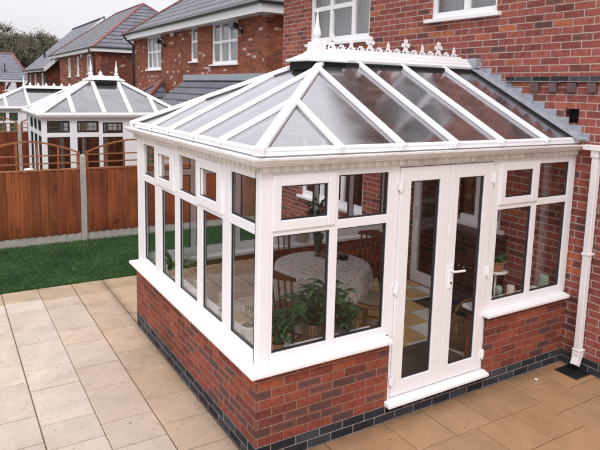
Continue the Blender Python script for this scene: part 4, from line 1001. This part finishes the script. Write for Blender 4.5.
mb = MB(); mb.box(-.85,-.25,8.0,8.5,-.05,1.02); tag(mb.build('storage_box', M['chair_wood'], bevel=.02), 'brown storage box behind the fence under the white bag', 'box')

# ================================================================== TREES
def tree_proto(seed, label, green):
    g = random.Random(seed); t = thing('winter_tree', label, 'tree', (0,0,0), group='bare trees along the skyline', world=False)
    tk = MB(); tips = []
    def grow(p, d, L, r, depth):
        q = p + d*L; m = p + d*L*.5 + Vector((g.uniform(-1,1),g.uniform(-1,1),0))*L*.06
        tk.tube([p, m, q], [r, r*.85, r*.65], 6 if depth < 2 else 4)
        if depth >= 3: tips.append((q, d)); return
        for k in range(g.choice([3,3,4])):
            nd = (d + Vector((g.uniform(-1,1), g.uniform(-1,1), g.uniform(-.15,.7)))*.75).normalized()
            grow(q if k else m.lerp(q, .6), nd, L*g.uniform(.62,.8), r*.6, depth+1)
    grow(Vector((0,0,-.5)), Vector((0,0,1)), 3.4, .2, 0)
    tk.build('trunk', M['bark'], t)
    tw = MB(); lf = MB()
    for q, d in tips:
        for i in range(34):
            nd = (d + Vector((g.uniform(-1,1), g.uniform(-1,1), g.uniform(-.5,.8)))*.9).normalized(); L = g.uniform(.5,1.3); w = g.uniform(.014,.034)
            s = nd.cross(Vector((g.uniform(-1,1),g.uniform(-1,1),g.uniform(-1,1)))).normalized()*w; e_ = q+nd*L
            tw.add([q-s, q+s, e_+s*.3, e_-s*.3], [(0,1,2,3)])
            for _ in range(5 if g.random() < green else 2):
                if g.random() > green*1.2: continue
                c = q.lerp(e_, g.uniform(.2,1))+Vector((g.uniform(-.2,.2),)*3); a = Vector((g.uniform(-1,1),g.uniform(-1,1),g.uniform(-1,1))).normalized()*g.uniform(.03,.07); b_ = a.cross(Vector((g.uniform(-1,1),g.uniform(-1,1),g.uniform(-1,1)))).normalized()*g.uniform(.03,.06)
                lf.add([c-a-b_, c+a-b_, c+a+b_, c-a+b_], [(0,1,2,3)])
    tw.build('twigs', M['twig'], t); lf.build('crown', M['ivy'], t)
    return t
spots = []
trees = [(3.0,72,1.0,1),(4.6,76,1.12,0),(6.3,71,1.0,2),(7.9,77,1.10,1),(9.3,72,1.05,0),(10.9,78,1.08,2),(12.2,73,.92,1),(13.4,79,.96,0),(15.2,76,.85,2),(17,80,.85,1),
         (1.2,75,1.05,2),(-1,74,1.0,0),(5.4,84,1.25,0),(8.6,85,1.25,2),(11.6,86,1.2,1),(3.2,83,1.2,2),(-3.5,77,1.0,1)]
words = ['tangled bare brown','olive ivy clad','twiggy grey brown']
protos = [tree_proto(31+i, words[i]+' tree on the skyline', [.35,.8,.55][i]) for i in range(3)]
order = sorted(range(len(trees)), key=lambda i: trees[i][0]); used = set()
for n_, i in enumerate(order):
    x, y, s, k = trees[i]
    lab = f'{words[k]} tree on the skyline, ' + ('in the farther row' if y > 82 else 'in the nearer row') + f', number {n_+1} from the left'
    pos_word = ['above the left edge of the picture','left of the distant grey roof','over the ridge of the distant house','above the low eaved house','near the long tiled roof'][min(4, n_*5//len(order))]
    lab = f'{words[k]} tree {"in the rear row" if y > 82 else "in the front row"} {pos_word}'
    if k not in used:
        used.add(k); o = protos[k]; o.location = (x, y, -1.2); o.scale = (s,)*3; o.rotation_euler = (0,0,n_*1.3); o['label'] = lab
    else: dup(protos[k], (x, y, -1.2), n_*1.3, lab, s)

for o in list(bpy.data.objects):
    if '_o' in o: del o['_o']

# ================================================================== LIGHT, WORLD, CAMERA
SE, SA = R(48), R(-148)     # sun elevation, azimuth direction (towards the sun) measured from +y towards +x
sd = Vector((math.sin(SA)*math.cos(SE), math.cos(SA)*math.cos(SE), math.sin(SE)))
w = bpy.data.worlds.new('World'); sc.world = w; w.use_nodes = True; nt = w.node_tree; nt.nodes.clear()
N_ = nt.nodes.new; Lk = nt.links.new
sky = N_('ShaderNodeTexSky'); sky.sky_type = 'NISHITA'; sky.sun_disc = False; sky.sun_elevation = SE; sky.sun_rotation = SA % (2*math.pi); sky.air_density = 1.5; sky.dust_density = 4
tc = N_('ShaderNodeTexCoord'); sx = N_('ShaderNodeSeparateXYZ'); Lk(tc.outputs['Generated'], sx.inputs[0])
rp = N_('ShaderNodeValToRGB'); rp.color_ramp.elements[0].position = 0.0; rp.color_ramp.elements[0].color = (9.6,9.35,9.7,1)
rp.color_ramp.elements[1].position = .9; rp.color_ramp.elements[1].color = (19,18.8,19.4,1); Lk(sx.outputs[2], rp.inputs[0])
e2 = rp.color_ramp.elements.new(.25); e2.color = (10.6,10.4,10.8,1)
nz = N_('ShaderNodeTexNoise'); nz.inputs['Scale'].default_value = 2.2; nz.inputs['Detail'].default_value = 5
mp = N_('ShaderNodeMapping'); mp.inputs['Scale'].default_value = (1,1,3); Lk(tc.outputs['Generated'], mp.inputs[0]); Lk(mp.outputs[0], nz.inputs['Vector'])
cr_ = N_('ShaderNodeValToRGB'); cr_.color_ramp.elements[0].position = .3; cr_.color_ramp.elements[0].color = (.90,.90,.915,1); cr_.color_ramp.elements[1].position = .7; cr_.color_ramp.elements[1].color = (1.05,1.05,1.05,1); Lk(nz.outputs[0], cr_.inputs[0])
mu = N_('ShaderNodeMix'); mu.data_type = 'RGBA'; mu.blend_type = 'MULTIPLY'; mu.inputs[0].default_value = 1; Lk(rp.outputs[0], mu.inputs[6]); Lk(cr_.outputs[0], mu.inputs[7])
mxs = N_('ShaderNodeMix'); mxs.data_type = 'RGBA'; mxs.inputs[0].default_value = .9; Lk(sky.outputs[0], mxs.inputs[6]); Lk(mu.outputs[2], mxs.inputs[7])
bg = N_('ShaderNodeBackground'); bg.inputs[1].default_value = .100; Lk(mxs.outputs[2], bg.inputs[0])
ow = N_('ShaderNodeOutputWorld'); Lk(bg.outputs[0], ow.inputs[0])
sl = bpy.data.lights.new('sun', 'SUN'); sl.energy = 1.25; sl.angle = R(14); sl.color = (1,.98,.955)
so = bpy.data.objects.new('sun', sl); col.objects.link(so); so.rotation_euler = (-sd).to_track_quat('-Z', 'Y').to_euler(); so.location = (0,0,20)

cam = bpy.data.cameras.new('camera'); co = bpy.data.objects.new('camera', cam); col.objects.link(co); sc.camera = co
r_ = Vector((.85406906,-.51955945,.02498032)); u_ = Vector((.05285495,.13446009,.98950838)); f_ = Vector((.51746728,.84378816,-.14229949))
m3 = Matrix((r_, u_, -f_)).transposed(); m4 = m3.to_4x4(); m4.translation = (-1.895,-3.6369,2.8486); co.matrix_world = m4
cam.sensor_width = 36; cam.lens = 586.363/600*36; cam.shift_y = -51.4084/600; cam.clip_start = .05; cam.clip_end = 1000
sc.view_settings.view_transform = 'Standard'; sc.view_settings.look = 'None'; sc.view_settings.exposure = 0
sc.render.engine = 'CYCLES'; sc.cycles.use_denoising = True; sc.cycles.max_bounces = 10; sc.cycles.transparent_max_bounces = 24
sc.cycles.sample_clamp_indirect = 8
